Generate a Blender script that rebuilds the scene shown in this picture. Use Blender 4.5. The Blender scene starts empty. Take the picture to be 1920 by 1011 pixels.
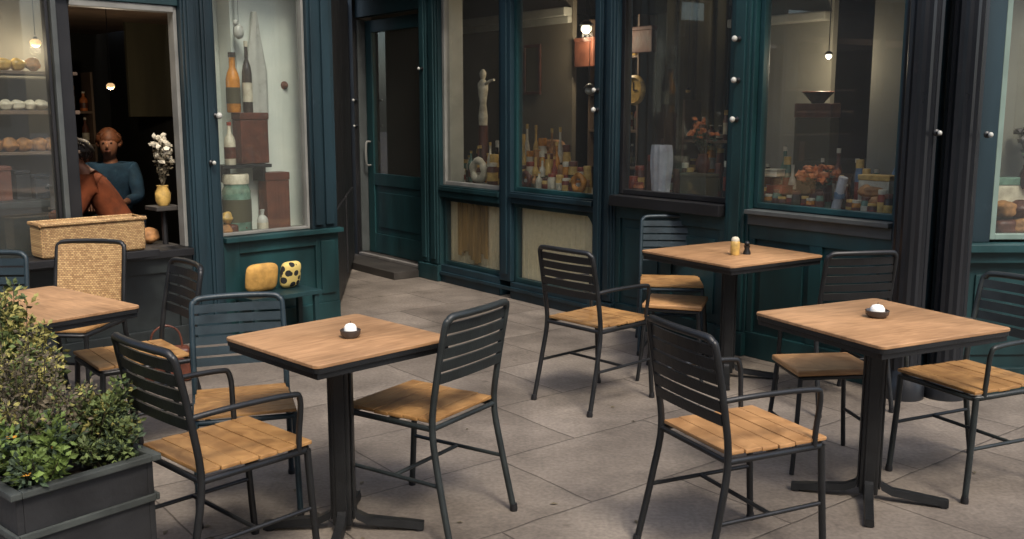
import bpy, bmesh, math, random
from mathutils import Vector, Matrix
R_ = math.radians
rnd = random.Random(7)
sc = bpy.context.scene
col = sc.collection

# ---------------------------------------------------------------- camera, sky, sun, exposure
cam = bpy.data.objects.new("camera", bpy.data.cameras.new("camera"))
col.objects.link(cam)
cam.location = (0, 0, 1.552)
cam.rotation_euler = (R_(90) - 0.16118, 0, 0)
cam.data.sensor_width = 36
cam.data.lens = 36 * 1828.94 / 1920
cam.data.clip_start = 0.05
cam.data.clip_end = 400
sc.camera = cam

SUN_EL, SUN_AZ = 52, 158          # azimuth of the sun seen from above, clockwise from +Y
w = bpy.data.worlds.new("World"); sc.world = w; w.use_nodes = True
nt = w.node_tree; nt.nodes.clear()
bg = nt.nodes.new("ShaderNodeBackground"); ow = nt.nodes.new("ShaderNodeOutputWorld")
sky = nt.nodes.new("ShaderNodeTexSky"); sky.sky_type = 'NISHITA'; sky.sun_disc = False
sky.sun_elevation = R_(SUN_EL); sky.sun_rotation = R_(SUN_AZ)
sky.air_density = 1.0; sky.dust_density = 3.5; sky.ozone_density = 1.0
bg.inputs[1].default_value = 0.12
nt.links.new(sky.outputs[0], bg.inputs[0]); nt.links.new(bg.outputs[0], ow.inputs[0])
sl = bpy.data.lights.new("sun", 'SUN'); sl.energy = 1.1; sl.angle = R_(12); sl.color = (1, .93, .82)
so = bpy.data.objects.new("sun", sl); col.objects.link(so)
sd = Vector((math.sin(R_(SUN_AZ)) * math.cos(R_(SUN_EL)), math.cos(R_(SUN_AZ)) * math.cos(R_(SUN_EL)), math.sin(R_(SUN_EL))))
so.rotation_euler = sd.to_track_quat('Z', 'Y').to_euler()
sc.view_settings.view_transform = 'Standard'; sc.view_settings.look = 'None'
sc.view_settings.exposure = 1.38; sc.view_settings.gamma = 1
try: sc.view_settings.use_curve_mapping = False
except Exception: pass

# ---------------------------------------------------------------- materials
MAT = {}
def mat(name, c, rough=.5, metal=0, var=.15, scale=6, bump=0, bscale=40, c2=None, stretch=(1, 1, 1), spec=.5, emit=None, es=0, detail=5, coat=0):
    m = bpy.data.materials.new(name); m.use_nodes = True; t = m.node_tree; b = t.nodes["Principled BSDF"]
    tc = t.nodes.new("ShaderNodeTexCoord"); mp = t.nodes.new("ShaderNodeMapping"); mp.inputs["Scale"].default_value = stretch
    t.links.new(tc.outputs["Object"], mp.inputs[0])
    n = t.nodes.new("ShaderNodeTexNoise"); n.inputs["Scale"].default_value = scale; n.inputs["Detail"].default_value = detail
    t.links.new(mp.outputs[0], n.inputs["Vector"])
    r = t.nodes.new("ShaderNodeValToRGB")
    a = [max(0, x * (1 - var)) for x in c]; d = c2 if c2 else [min(1, x * (1 + var)) for x in c]
    r.color_ramp.elements[0].position = .3; r.color_ramp.elements[1].position = .7
    r.color_ramp.elements[0].color = (*a, 1); r.color_ramp.elements[1].color = (*d, 1)
    t.links.new(n.outputs["Fac"], r.inputs[0]); t.links.new(r.outputs[0], b.inputs["Base Color"])
    b.inputs["Roughness"].default_value = rough; b.inputs["Metallic"].default_value = metal
    b.inputs["Specular IOR Level"].default_value = spec
    if coat: b.inputs["Coat Weight"].default_value = coat
    rm = t.nodes.new("ShaderNodeMapRange"); rm.inputs[3].default_value = max(.05, rough - .12); rm.inputs[4].default_value = min(1, rough + .15)
    t.links.new(n.outputs["Fac"], rm.inputs[0]); t.links.new(rm.outputs[0], b.inputs["Roughness"])
    if 'teal' in name or 'navy' in name:
        n5 = t.nodes.new('ShaderNodeTexNoise'); n5.inputs['Scale'].default_value = 9; n5.inputs['Detail'].default_value = 12; n5.inputs['Roughness'].default_value = .75
        t.links.new(tc.outputs['Object'], n5.inputs['Vector']); r5 = t.nodes.new('ShaderNodeValToRGB'); r5.color_ramp.elements[0].position = .60; r5.color_ramp.elements[1].position = .70
        r5.color_ramp.elements[0].color = (0, 0, 0, 1); r5.color_ramp.elements[1].color = (.55, .55, .55, 1); m5 = t.nodes.new('ShaderNodeMix'); m5.data_type = 'RGBA'
        t.links.new(n5.outputs['Fac'], r5.inputs[0]); t.links.new(r5.outputs[0], m5.inputs['Factor']); t.links.new(r.outputs[0], m5.inputs['A']); m5.inputs['B'].default_value = (c[0] * 3 + .01, c[1] * 1.8 + .01, c[2] * 1.8 + .01, 1)
        t.links.new(m5.outputs['Result'], b.inputs['Base Color'])
    if bump:
        n2 = t.nodes.new("ShaderNodeTexNoise"); n2.inputs["Scale"].default_value = bscale; n2.inputs["Detail"].default_value = 4
        t.links.new(mp.outputs[0], n2.inputs["Vector"])
        bp = t.nodes.new("ShaderNodeBump"); bp.inputs["Strength"].default_value = bump; bp.inputs["Distance"].default_value = .01
        t.links.new(n2.outputs["Fac"], bp.inputs["Height"]); t.links.new(bp.outputs[0], b.inputs["Normal"])
    if emit:
        b.inputs["Emission Color"].default_value = (*emit, 1); b.inputs["Emission Strength"].default_value = es
    MAT[name] = m
    return m

def wood(name, c, dark, rough=.5, scale=7, stretch=(1, 9, 9), coat=0):
    m = bpy.data.materials.new(name); m.use_nodes = True; t = m.node_tree; b = t.nodes["Principled BSDF"]
    tc = t.nodes.new("ShaderNodeTexCoord"); mp = t.nodes.new("ShaderNodeMapping"); mp.inputs["Scale"].default_value = stretch
    oi = t.nodes.new("ShaderNodeObjectInfo"); ad = t.nodes.new("ShaderNodeVectorMath"); ad.operation = 'ADD'
    ml = t.nodes.new("ShaderNodeMath"); ml.operation = 'MULTIPLY'; ml.inputs[1].default_value = 37
    t.links.new(oi.outputs["Random"], ml.inputs[0]); t.links.new(tc.outputs["Object"], ad.inputs[0]); t.links.new(ml.outputs[0], ad.inputs[1])
    t.links.new(ad.outputs[0], mp.inputs[0])
    n = t.nodes.new("ShaderNodeTexNoise"); n.inputs["Scale"].default_value = scale; n.inputs["Detail"].default_value = 8; n.inputs["Distortion"].default_value = 1.2
    t.links.new(mp.outputs[0], n.inputs["Vector"])
    n3 = t.nodes.new("ShaderNodeTexNoise"); n3.inputs["Scale"].default_value = 3.5; n3.inputs["Detail"].default_value = 3
    t.links.new(ad.outputs[0], n3.inputs["Vector"])
    r = t.nodes.new("ShaderNodeValToRGB"); r.color_ramp.elements[0].position = .32; r.color_ramp.elements[1].position = .68
    r.color_ramp.elements[0].color = (*dark, 1); r.color_ramp.elements[1].color = (*c, 1)
    t.links.new(n.outputs["Fac"], r.inputs[0])
    mx = t.nodes.new("ShaderNodeMix"); mx.data_type = 'RGBA'; mx.blend_type = 'MULTIPLY'; mx.inputs["Factor"].default_value = .55
    r2 = t.nodes.new("ShaderNodeValToRGB"); r2.color_ramp.elements[0].position = .35; r2.color_ramp.elements[1].position = .65
    r2.color_ramp.elements[0].color = (.50, .44, .38, 1); r2.color_ramp.elements[1].color = (1.05, 1, .95, 1)
    t.links.new(n3.outputs["Fac"], r2.inputs[0]); t.links.new(r.outputs[0], mx.inputs["A"]); t.links.new(r2.outputs[0], mx.inputs["B"])
    t.links.new(mx.outputs["Result"], b.inputs["Base Color"])
    rm = t.nodes.new("ShaderNodeMapRange"); rm.inputs[3].default_value = rough - .1; rm.inputs[4].default_value = rough + .15
    t.links.new(n3.outputs["Fac"], rm.inputs[0]); t.links.new(rm.outputs[0], b.inputs["Roughness"])
    bp = t.nodes.new("ShaderNodeBump"); bp.inputs["Strength"].default_value = .15; bp.inputs["Distance"].default_value = .004
    t.links.new(n.outputs["Fac"], bp.inputs["Height"]); t.links.new(bp.outputs[0], b.inputs["Normal"])
    if coat: b.inputs["Coat Weight"].default_value = coat; b.inputs["Coat Roughness"].default_value = .3
    MAT[name] = m
    return m

wood('table_wood', (.43, .25, .125), (.27, .15, .07), .5, 6, (1, 7, 7))
wood('seat_wood', (.42, .235, .085), (.22, .11, .035), .5, 9, (1, 1, 9))
wood('seat_wood_pale', (.48, .27, .115), (.28, .145, .055), .5, 9, (1, 1, 9))
mat('black_metal', (.006, .0065, .007), .42, 0, .3, 12, .1, 120)
mat('slate_metal', (.013, .017, .017), .45, 0, .3, 12, .1, 120)
mat('blue_metal', (.010, .022, .029), .45, 0, .35, 10, .1, 120)
mat('teal', (.0048, .023, .026), .48, 0, .55, 3.5, .12, 30, stretch=(1, 1, .25))
mat('teal_light', (.0055, .034, .037), .48, 0, .55, 3.5, .12, 30, stretch=(1, 1, .25))
mat('navy', (.0065, .021, .029), .48, 0, .55, 3.5, .12, 30, stretch=(1, 1, .2))
mat('navy_black', (.008, .009, .011), .32, 0, .35, 4, .1, 30, stretch=(1, 1, .2))
mat('black_paint', (.006, .006, .007), .5, 0, .3, 5)
mat('sea_paint', (.15, .21, .18), .55, 0, .15, 6)
mat('sill_grey', (.055, .062, .06), .6, 0, .2, 8)
mat('grey_paint', (.17, .17, .155), .55, 0, .2, 6)
mat('pale_paint', (.34, .33, .28), .55, 0, .15, 6)
mat('bluewhite_panel', (.60, .65, .60), .6, 0, .12, 3, c2=(.68, .70, .62))
mat('taupe', (.15, .125, .09), .8, 0, .18, 2.5)
mat('greywall', (.19, .18, .145), .8, 0, .15, 2.5)
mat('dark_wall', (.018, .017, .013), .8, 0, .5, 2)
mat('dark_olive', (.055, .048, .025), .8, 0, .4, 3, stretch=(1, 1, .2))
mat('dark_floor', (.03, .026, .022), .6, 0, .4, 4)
mat('brown_ceiling', (.13, .085, .055), .7, 0, .3, 4)
mat('cream', (.78, .64, .40), .8, 0, .08, 30, .15, 60)
mat('brown_cloth', (.34, .20, .065), .8, 0, .45, 14, .4, 50, stretch=(1, 1, .15))
mat('deck', (.16, .15, .12), .5, 0, .2, 10)
mat('stone_grey', (.14, .13, .12), .8, 0, .25, 6, .4, 40)
mat('white_globe', (.4, .4, .36), .3, 0, .08, 20)
mat('lit_bulb', (.9, .85, .7), .3, emit=(1, .85, .6), es=1.1)
mat('lit_gold', (.9, .6, .3), .4, 0, .3, 20, emit=(1, .62, .3), es=.3)
mat('candle_white', (.85, .84, .78), .4, 0, .05, 20)
mat('dark_glass', (.05, .04, .035), .15, 0, .3, 20)
mat('amber', (.50, .20, .03), .2, 0, .35, 20)
mat('gold', (.50, .32, .09), .4, 0, .4, 22)
mat('brown_leather', (.085, .024, .012), .45, 0, .4, 14, .3, 60)
mat('brown_box', (.11, .035, .018), .6, 0, .3, 12, .3, 60)
mat('bread', (.32, .15, .05), .7, 0, .5, 18, .6, 40)
mat('cream_item', (.5, .45, .34), .5, 0, .3, 20)
mat('green_glass', (.12, .20, .15), .15, 0, .4, 20)
mat('red_item', (.22, .035, .015), .5, 0, .5, 16)
mat('orange_item', (.42, .12, .03), .6, 0, .5, 20)
mat('white_cloth', (.42, .42, .44), .8, 0, .2, 14, .5, 30)
mat('blue_item', (.10, .16, .24), .4, 0, .4, 20)
mat('lip_red', (.20, .07, .05), .5, 0, .2, 20)
mat('soil', (.03, .022, .016), .95, 0, .5, 30, 1, 40)
mat('planter', (.012, .012, .0125), .6, 0, .5, 5, .2, 40)
mat('planter_rim', (.035, .04, .036), .65, 0, .45, 8, .2, 40)
mat('leaf_green', (.085, .115, .032), .75, 0, .4, 9)
mat('leaf_yellow', (.26, .235, .065), .75, 0, .35, 9)
mat('leaf_dark', (.032, .052, .024), .75, 0, .4, 9)
mat('leaf_plum', (.085, .068, .040), .75, 0, .45, 9)
mat('leaf_bright', (.10, .15, .028), .7, 0, .4, 9)
mat('petal', (.55, .26, .03), .6, 0, .3, 9)
mat('stem', (.06, .05, .03), .8)
mat('skin', (.28, .13, .08), .55, 0, .15, 10)
mat('hair_dark', (.02, .012, .008), .6, 0, .4, 40)
mat('hair_red', (.12, .04, .015), .6, 0, .4, 40)
mat('orange_coat', (.33, .085, .03), .9, 0, .45, 9, 1.0, 11)
mat('blue_top', (.03, .08, .14), .9, 0, .45, 9, 1.0, 11)
mat('dark_cloth', (.015, .02, .028), .85, 0, .35, 10, .3, 40)
mat('yellow_cloth', (.45, .25, .06), .85, 0, .3, 16, .4, 50)
mat('render_wall', (.36, .33, .28), .85, 0, .15, 1.2, .3, 20)
mat('roof_slate', (.06, .06, .065), .8)
mat('window_dark', (.02, .025, .03), .1)

def special_mats():
    # woven rattan
    m = bpy.data.materials.new('rattan'); m.use_nodes = True; t = m.node_tree; b = t.nodes["Principled BSDF"]
    tc = t.nodes.new("ShaderNodeTexCoord"); ck = t.nodes.new("ShaderNodeTexBrick")
    ck.inputs["Scale"].default_value = 34; ck.inputs["Mortar Size"].default_value = .03; ck.inputs["Brick Width"].default_value = .55; ck.inputs["Row Height"].default_value = .33
    ck.inputs["Color1"].default_value = (.52, .34, .15, 1); ck.inputs["Color2"].default_value = (.30, .17, .07, 1); ck.inputs["Mortar"].default_value = (.08, .045, .02, 1)
    mp = t.nodes.new("ShaderNodeMapping"); mp.inputs["Rotation"].default_value = (R_(90), 0, 0)
    t.links.new(tc.outputs["Object"], mp.inputs[0]); t.links.new(mp.outputs[0], ck.inputs["Vector"]); t.links.new(ck.outputs["Color"], b.inputs["Base Color"])
    bp = t.nodes.new("ShaderNodeBump"); bp.inputs["Strength"].default_value = .6; bp.inputs["Distance"].default_value = .01; bp.invert = True
    t.links.new(ck.outputs["Fac"], bp.inputs["Height"]); t.links.new(bp.outputs[0], b.inputs["Normal"]); b.inputs["Roughness"].default_value = .7
    MAT['rattan'] = m
    # glass
    m = bpy.data.materials.new('glass'); m.use_nodes = True; t = m.node_tree; t.nodes.clear()
    o = t.nodes.new("ShaderNodeOutputMaterial"); mx = t.nodes.new("ShaderNodeMixShader"); tr = t.nodes.new("ShaderNodeBsdfTransparent"); gl = t.nodes.new("ShaderNodeBsdfGlossy")
    fr = t.nodes.new("ShaderNodeFresnel"); fr.inputs[0].default_value = 1.6; tr.inputs[0].default_value = (.94, .96, .95, 1); gl.inputs["Roughness"].default_value = .015
    ml = t.nodes.new("ShaderNodeMath"); ml.operation = 'MULTIPLY'; ml.inputs[1].default_value = 2.2; ml.use_clamp = True
    ge = t.nodes.new('ShaderNodeNewGeometry'); m9 = t.nodes.new('ShaderNodeMath'); m9.operation = 'MULTIPLY'; s9 = t.nodes.new('ShaderNodeMath'); s9.operation = 'SUBTRACT'; s9.inputs[0].default_value = 1; t.links.new(ge.outputs['Backfacing'], s9.inputs[1])
    t.links.new(fr.outputs[0], ml.inputs[0]); t.links.new(ml.outputs[0], m9.inputs[0]); t.links.new(s9.outputs[0], m9.inputs[1]); t.links.new(m9.outputs[0], mx.inputs[0]); t.links.new(tr.outputs[0], mx.inputs[1]); t.links.new(gl.outputs[0], mx.inputs[2]); df = t.nodes.new('ShaderNodeBsdfDiffuse'); df.inputs[0].default_value = (.5, .5, .46, 1); mz = t.nodes.new('ShaderNodeMixShader'); mz.inputs[0].default_value = .03
    t.links.new(mx.outputs[0], mz.inputs[1]); t.links.new(df.outputs[0], mz.inputs[2]); t.links.new(mz.outputs[0], o.inputs[0])
    MAT['glass'] = m
    # flagstones
    m = bpy.data.materials.new('flagstones'); m.use_nodes = True; t = m.node_tree; b = t.nodes["Principled BSDF"]
    tc = t.nodes.new("ShaderNodeTexCoord"); mp = t.nodes.new("ShaderNodeMapping"); mp.inputs["Rotation"].default_value = (0, 0, R_(-38)); mp.inputs["Location"].default_value = (.2, .35, 0)
    br = t.nodes.new("ShaderNodeTexBrick"); br.inputs["Scale"].default_value = 1.0; br.inputs["Brick Width"].default_value = .92; br.inputs["Row Height"].default_value = .62
    br.inputs["Mortar Size"].default_value = .006; br.inputs["Mortar Smooth"].default_value = .8; br.inputs["Bias"].default_value = 0
    br.inputs["Color1"].default_value = (.150, .130, .112, 1); br.inputs["Color2"].default_value = (.222, .196, .170, 1); br.inputs["Mortar"].default_value = (.07, .058, .048, 1)
    n = t.nodes.new("ShaderNodeTexNoise"); n.inputs["Scale"].default_value = 1.7; n.inputs["Detail"].default_value = 9; n.inputs["Roughness"].default_value = .6
    n2 = t.nodes.new("ShaderNodeTexNoise"); n2.inputs["Scale"].default_value = 55; n2.inputs["Detail"].default_value = 4
    wv = t.nodes.new("ShaderNodeVectorMath"); wv.operation = 'SCALE'; wv.inputs["Scale"].default_value = .03
    nw = t.nodes.new("ShaderNodeTexNoise"); nw.inputs["Scale"].default_value = 3; ad = t.nodes.new("ShaderNodeVectorMath")
    t.links.new(tc.outputs["Object"], mp.inputs[0]); t.links.new(tc.outputs["Object"], nw.inputs["Vector"]); t.links.new(nw.outputs["Color"], wv.inputs[0])
    t.links.new(mp.outputs[0], ad.inputs[0]); t.links.new(wv.outputs[0], ad.inputs[1]); t.links.new(ad.outputs[0], br.inputs["Vector"])
    t.links.new(tc.outputs["Object"], n.inputs["Vector"]); t.links.new(tc.outputs["Object"], n2.inputs["Vector"])
    r = t.nodes.new("ShaderNodeValToRGB"); r.color_ramp.elements[0].position = .3; r.color_ramp.elements[1].position = .7
    r.color_ramp.elements[0].color = (.55, .53, .51, 1); r.color_ramp.elements[1].color = (1.15, 1.13, 1.10, 1)
    r2 = t.nodes.new("ShaderNodeValToRGB"); r2.color_ramp.elements[0].position = .35; r2.color_ramp.elements[1].position = .65
    r2.color_ramp.elements[0].color = (.8, .8, .8, 1); r2.color_ramp.elements[1].color = (1.1, 1.1, 1.1, 1)
    t.links.new(n.outputs["Fac"], r.inputs[0]); t.links.new(n2.outputs["Fac"], r2.inputs[0])
    m1 = t.nodes.new("ShaderNodeMix"); m1.data_type = 'RGBA'; m1.blend_type = 'MULTIPLY'; m1.inputs["Factor"].default_value = 1
    m2 = t.nodes.new("ShaderNodeMix"); m2.data_type = 'RGBA'; m2.blend_type = 'MULTIPLY'; m2.inputs["Factor"].default_value = 1
    t.links.new(br.outputs["Color"], m1.inputs["A"]); t.links.new(r.outputs[0], m1.inputs["B"]); t.links.new(m1.outputs["Result"], m2.inputs["A"]); t.links.new(r2.outputs[0], m2.inputs["B"])
    n7 = t.nodes.new("ShaderNodeTexVoronoi"); n7.inputs["Scale"].default_value = 3.3; n7.inputs["Randomness"].default_value = 1
    t.links.new(ad.outputs[0], n7.inputs["Vector"]); r7 = t.nodes.new("ShaderNodeValToRGB"); r7.color_ramp.elements[0].position = .055; r7.color_ramp.elements[1].position = .085
    r7.color_ramp.elements[0].color = (.55, .52, .5, 1); r7.color_ramp.elements[1].color = (1, 1, 1, 1); t.links.new(n7.outputs["Distance"], r7.inputs[0])
    n8 = t.nodes.new("ShaderNodeTexNoise"); n8.inputs["Scale"].default_value = .8; n8.inputs["Detail"].default_value = 6; n8.inputs["Roughness"].default_value = .7; t.links.new(tc.outputs["Object"], n8.inputs["Vector"])
    r8 = t.nodes.new("ShaderNodeValToRGB"); r8.color_ramp.elements[0].position = .38; r8.color_ramp.elements[1].position = .62; r8.color_ramp.elements[0].color = (.68, .66, .64, 1); r8.color_ramp.elements[1].color = (1.16, 1.14, 1.1, 1); t.links.new(n8.outputs["Fac"], r8.inputs[0])
    m7 = t.nodes.new("ShaderNodeMix"); m7.data_type = 'RGBA'; m7.blend_type = 'MULTIPLY'; m7.inputs["Factor"].default_value = .7
    m8 = t.nodes.new("ShaderNodeMix"); m8.data_type = 'RGBA'; m8.blend_type = 'MULTIPLY'; m8.inputs["Factor"].default_value = 1
    t.links.new(m2.outputs["Result"], m7.inputs["A"]); t.links.new(r7.outputs[0], m7.inputs["B"]); t.links.new(m7.outputs["Result"], m8.inputs["A"]); t.links.new(r8.outputs[0], m8.inputs["B"])
    t.links.new(m8.outputs["Result"], b.inputs["Base Color"])
    rm = t.nodes.new("ShaderNodeMapRange"); rm.inputs[3].default_value = .5; rm.inputs[4].default_value = .85; t.links.new(n.outputs["Fac"], rm.inputs[0]); t.links.new(rm.outputs[0], b.inputs["Roughness"])
    s1 = t.nodes.new("ShaderNodeMath"); s1.operation = 'MULTIPLY_ADD'; s1.inputs[1].default_value = -1.2
    t.links.new(br.outputs["Fac"], s1.inputs[0]); t.links.new(n2.outputs["Fac"], s1.inputs[2])
    bp = t.nodes.new("ShaderNodeBump"); bp.inputs["Strength"].default_value = .45; bp.inputs["Distance"].default_value = .006
    t.links.new(s1.outputs[0], bp.inputs["Height"]); t.links.new(bp.outputs[0], b.inputs["Normal"])
    MAT['flagstones'] = m
    # patterned cloth
    m = bpy.data.materials.new('pattern_cloth'); m.use_nodes = True; t = m.node_tree; b = t.nodes["Principled BSDF"]
    tc = t.nodes.new("ShaderNodeTexCoord"); v = t.nodes.new("ShaderNodeTexVoronoi"); v.inputs["Scale"].default_value = 17
    r = t.nodes.new("ShaderNodeValToRGB"); r.color_ramp.interpolation = 'CONSTANT'; r.color_ramp.elements[0].color = (.012, .012, .012, 1); r.color_ramp.elements[1].color = (.55, .42, .13, 1); r.color_ramp.elements[1].position = .42
    t.links.new(tc.outputs["Object"], v.inputs["Vector"]); t.links.new(v.outputs["Distance"], r.inputs[0]); t.links.new(r.outputs[0], b.inputs["Base Color"]); b.inputs["Roughness"].default_value = .9
    MAT['pattern_cloth'] = m
special_mats()

# ---------------------------------------------------------------- mesh helpers
def obj(name, bm, m, parent=None, smooth=None):
    me = bpy.data.meshes.new(name)
    bmesh.ops.recalc_face_normals(bm, faces=bm.faces[:])
    bm.to_mesh(me); bm.free()
    me.materials.append(MAT[m] if isinstance(m, str) else m)
    if smooth is not None:
        for p in me.polygons: p.use_smooth = True
        me.set_sharp_from_angle(angle=R_(smooth))
    o = bpy.data.objects.new(name, me); col.objects.link(o)
    if parent is not None: o.parent = parent
    return o
def tag(o, label=None, cat=None, group=None, kind=None):
    if label: o['label'] = label
    if cat: o['category'] = cat
    if group: o['group'] = group
    if kind: o['kind'] = kind
    return o
def thing(name, label, cat, loc=(0, 0, 0), rz=0, group=None):
    o = bpy.data.objects.new(name, None); col.objects.link(o); o.location = loc; o.rotation_euler = (0, 0, rz)
    o.empty_display_size = .1
    return tag(o, label, cat, group)
def copy_tree(o, parent=None):
    c = o.copy(); col.objects.link(c)
    if parent is not None: c.parent = parent
    for ch in list(o.children): copy_tree(ch, c)
    return c
BM = bmesh.new
def box(bm, x0, x1, y0, y1, z0, z1, bev=0, M=None, seg=2):
    g = bmesh.ops.create_cube(bm, size=1)
    vs = g['verts']
    for v in vs: v.co = Vector(((x0 + x1) / 2 + v.co.x * abs(x1 - x0), (y0 + y1) / 2 + v.co.y * abs(y1 - y0), (z0 + z1) / 2 + v.co.z * abs(z1 - z0)))
    if bev:
        es = list({e for v in vs for e in v.link_edges})
        r = bmesh.ops.bevel(bm, geom=es, offset=bev, segments=seg, affect='EDGES', profile=.6)
        vs = list({v for v in r['verts']} | {v for f in r['faces'] for v in f.verts} | {v for v in vs if v.is_valid})
    if M is not None:
        for v in vs: v.co = M @ v.co
    return bm
def tube(bm, pts, r, n=8, caps=True, sub=True):
    pts = [Vector(p) for p in pts]; rs = r if isinstance(r, (list, tuple)) else [r] * len(pts)
    if sub and len(pts) > 2:                     # Catmull-Rom smoothing
        P = [pts[0]] + pts + [pts[-1]]; Q = []; RQ = []
        for i in range(1, len(P) - 2):
            for k in range(5):
                u = k / 5
                Q.append(.5 * ((2 * P[i]) + (P[i + 1] - P[i - 1]) * u + (2 * P[i - 1] - 5 * P[i] + 4 * P[i + 1] - P[i + 2]) * u * u + (3 * P[i] - P[i - 1] - 3 * P[i + 1] + P[i + 2]) * u ** 3))
                RQ.append(rs[i - 1] * (1 - u) + rs[i] * u)
        Q.append(pts[-1]); RQ.append(rs[-1]); pts, rs = Q, RQ
    rings = []; up = None
    for i, p in enumerate(pts):
        d = (pts[min(i + 1, len(pts) - 1)] - pts[max(i - 1, 0)]).normalized()
        if up is None: up = d.orthogonal().normalized()
        up = (up - d * up.dot(d)).normalized(); sd_ = d.cross(up)
        rings.append([bm.verts.new(p + (up * math.cos(2 * math.pi * k / n) + sd_ * math.sin(2 * math.pi * k / n)) * rs[i]) for k in range(n)])
    for a, b in zip(rings, rings[1:]):
        for k in range(n): bm.faces.new((a[k], a[(k + 1) % n], b[(k + 1) % n], b[k]))
    if caps: bm.faces.new(rings[0][::-1]); bm.faces.new(rings[-1])
    return bm
def lathe(bm, prof, n=20, cx=0, cy=0, cz=0, wob=0):
    rings = []
    for r, z in prof: rings.append([bm.verts.new((cx + r * (1 + wob * math.sin(3 * 6.283 * k / n)) * math.cos(6.2832 * k / n), cy + r * math.sin(6.2832 * k / n), cz + z)) for k in range(n)])
    for a, b in zip(rings, rings[1:]):
        for k in range(n): bm.faces.new((a[k], a[(k + 1) % n], b[(k + 1) % n], b[k]))
    bm.faces.new(rings[0][::-1]); bm.faces.new(rings[-1])
    return bm
def blob(bm, c, r, seed=0, amp=.1, n=2):
    g = bmesh.ops.create_icosphere(bm, subdivisions=n, radius=1); q = random.Random(seed)
    ph = [q.uniform(0, 6) for _ in range(3)]
    for v in g['verts']:
        k = 1 + amp * (math.sin(4 * v.co.x + ph[0]) + math.sin(5 * v.co.y + ph[1]) + math.sin(6 * v.co.z + ph[2])) / 2
        v.co = Vector((c[0] + v.co.x * r[0] * k, c[1] + v.co.y * r[1] * k, c[2] + v.co.z * r[2] * k))
    return bm

# ---------------------------------------------------------------- the setting
bm = BM(); box(bm, -60, 60, -60, 60, -.3, 0)
g = obj('pavement', bm, 'flagstones'); tag(g, kind='structure')

class Wall:
    """local frame: s along the wall, d outward towards the street, z up"""
    def __init__(self, O, D):
        self.O = Vector((O[0], O[1], 0)); self.D = Vector((D[0], D[1], 0)).normalized()
        n = Vector((self.D.y, -self.D.x, 0))
        if n.dot(-self.O) < 0: n = -n
        self.N = n
        self.M = Matrix(((self.D.x, n.x, 0, self.O.x), (self.D.y, n.y, 0, self.O.y), (0, 0, 1, 0), (0, 0, 0, 1)))
    def p(self, s, d, z): return self.M @ Vector((s, d, z))
    def rz(self): return math.atan2(-self.N.x, self.N.y) + math.pi      # local -y faces the street
WR = Wall((-1.475, 9.97), (.6127, -.7903))
WL = Wall((-1.34, 7.30), (-.714, -.70))
WS = Wall((2.2, 5.25), (.9998, .02))
def wb(W, specs, bev=.004):
    bm = BM()
    for s in specs: box(bm, *s, bev=bev, M=W.M)
    return bm

# ================================================================ main shopfront (right)
A = thing('shop_building', 'dark teal shopfront with tall windows and glazed corner door running along the terrace', 'building')
def pillar(W, par, s0, s1, d0, d1, z0, z1, m, flutes=2, cap=True):
    """a panelled timber pilaster: core with raised vertical fillets, plinth and cap"""
    w_ = s1 - s0; sp = [(s0, s1, d0, d1, z0, z1)]
    for i in range(flutes):
        a = s0 + w_ * (i + .12) / flutes; b = s0 + w_ * (i + .88) / flutes
        sp.append((a, b, d1 - .002, d1 + .018, z0 + .16, z1 - .1))
        sp.append((a + w_ * .16 / flutes, b - w_ * .16 / flutes, d1 + .016, d1 + .03, z0 + .2, z1 - .14))
    sp.append((s0 - .012, s1 + .012, d0, d1 + .04, z0 + .002, z0 + .15))
    o = obj('pillar', wb(W, sp, .006), m, par); return o
TOP = 2.72
pillar(WR, A, 1.06, 1.37, -.14, .03, 0, TOP, 'teal')
obj('door_post', wb(WR, [(-.42, -.2, -.2, .02, 0, TOP), (-.40, -.3, .02, .04, .1, TOP - .1)]), 'black_paint', A)
obj('door_jamb', wb(WR, [(-.198, -.175, -.16, -.02, .1, 2.46)]), 'sill_grey', A)
pillar(WR, A, 3.43, 3.66, -.12, .03, 0, TOP, 'navy', 2)
pillar(WR, A, 4.68, 4.87, -.12, .03, 0, TOP, 'teal_light', 1)
pillar(WR, A, 5.86, 6.02, -.12, .04, 0, TOP, 'navy', 1)
# mullion between the first two windows
obj('mullion', wb(WR, [(2.27, 2.42, -.08, .03, .14, TOP), (2.31, 2.38, .03, .045, .2, TOP)]), 'navy', A)
def window(W, par, s0, s1, z0, z1, fr='teal', fw=.035, glass=True, name='window_frame'):
    sp = [(s0, s0 + fw, -.07, -.01, z0, z1), (s1 - fw, s1, -.07, -.01, z0, z1), (s0 + fw, s1 - fw, -.068, -.012, z0, z0 + fw), (s0 + fw, s1 - fw, -.068, -.012, z1 - fw, z1)]
    o = obj(name, wb(W, sp, .004), fr, par)
    if glass:
        obj('pane', wb(W, [(s0 + fw * .7, s1 - fw * .7, -.044, -.038, z0 + fw * .7, z1 - fw * .7)], 0), 'glass', o)
    return o
window(WR, A, 1.372, 2.268, .89, 2.58, 'grey_paint')
window(WR, A, 1.372, 2.268, .16, .78, 'teal')
window(WR, A, 2.422, 3.428, .90, 2.58, 'teal_light')
window(WR, A, 2.422, 3.428, .14, .80, 'teal')
window(WR, A, 3.662, 4.678, .96, 2.50, 'black_paint')
window(WR, A, 4.872, 5.858, .95, 2.50, 'teal_light')
obj('transom_rail', wb(WR, [(1.372, 2.268, -.09, .03, .782, .888), (1.372, 2.268, .03, .045, .84, .875)]), 'teal', A)
obj('transom_rail', wb(WR, [(2.422, 3.428, -.09, .03, .802, .898), (2.422, 3.428, .03, .05, .85, .885)]), 'navy', A)
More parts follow.
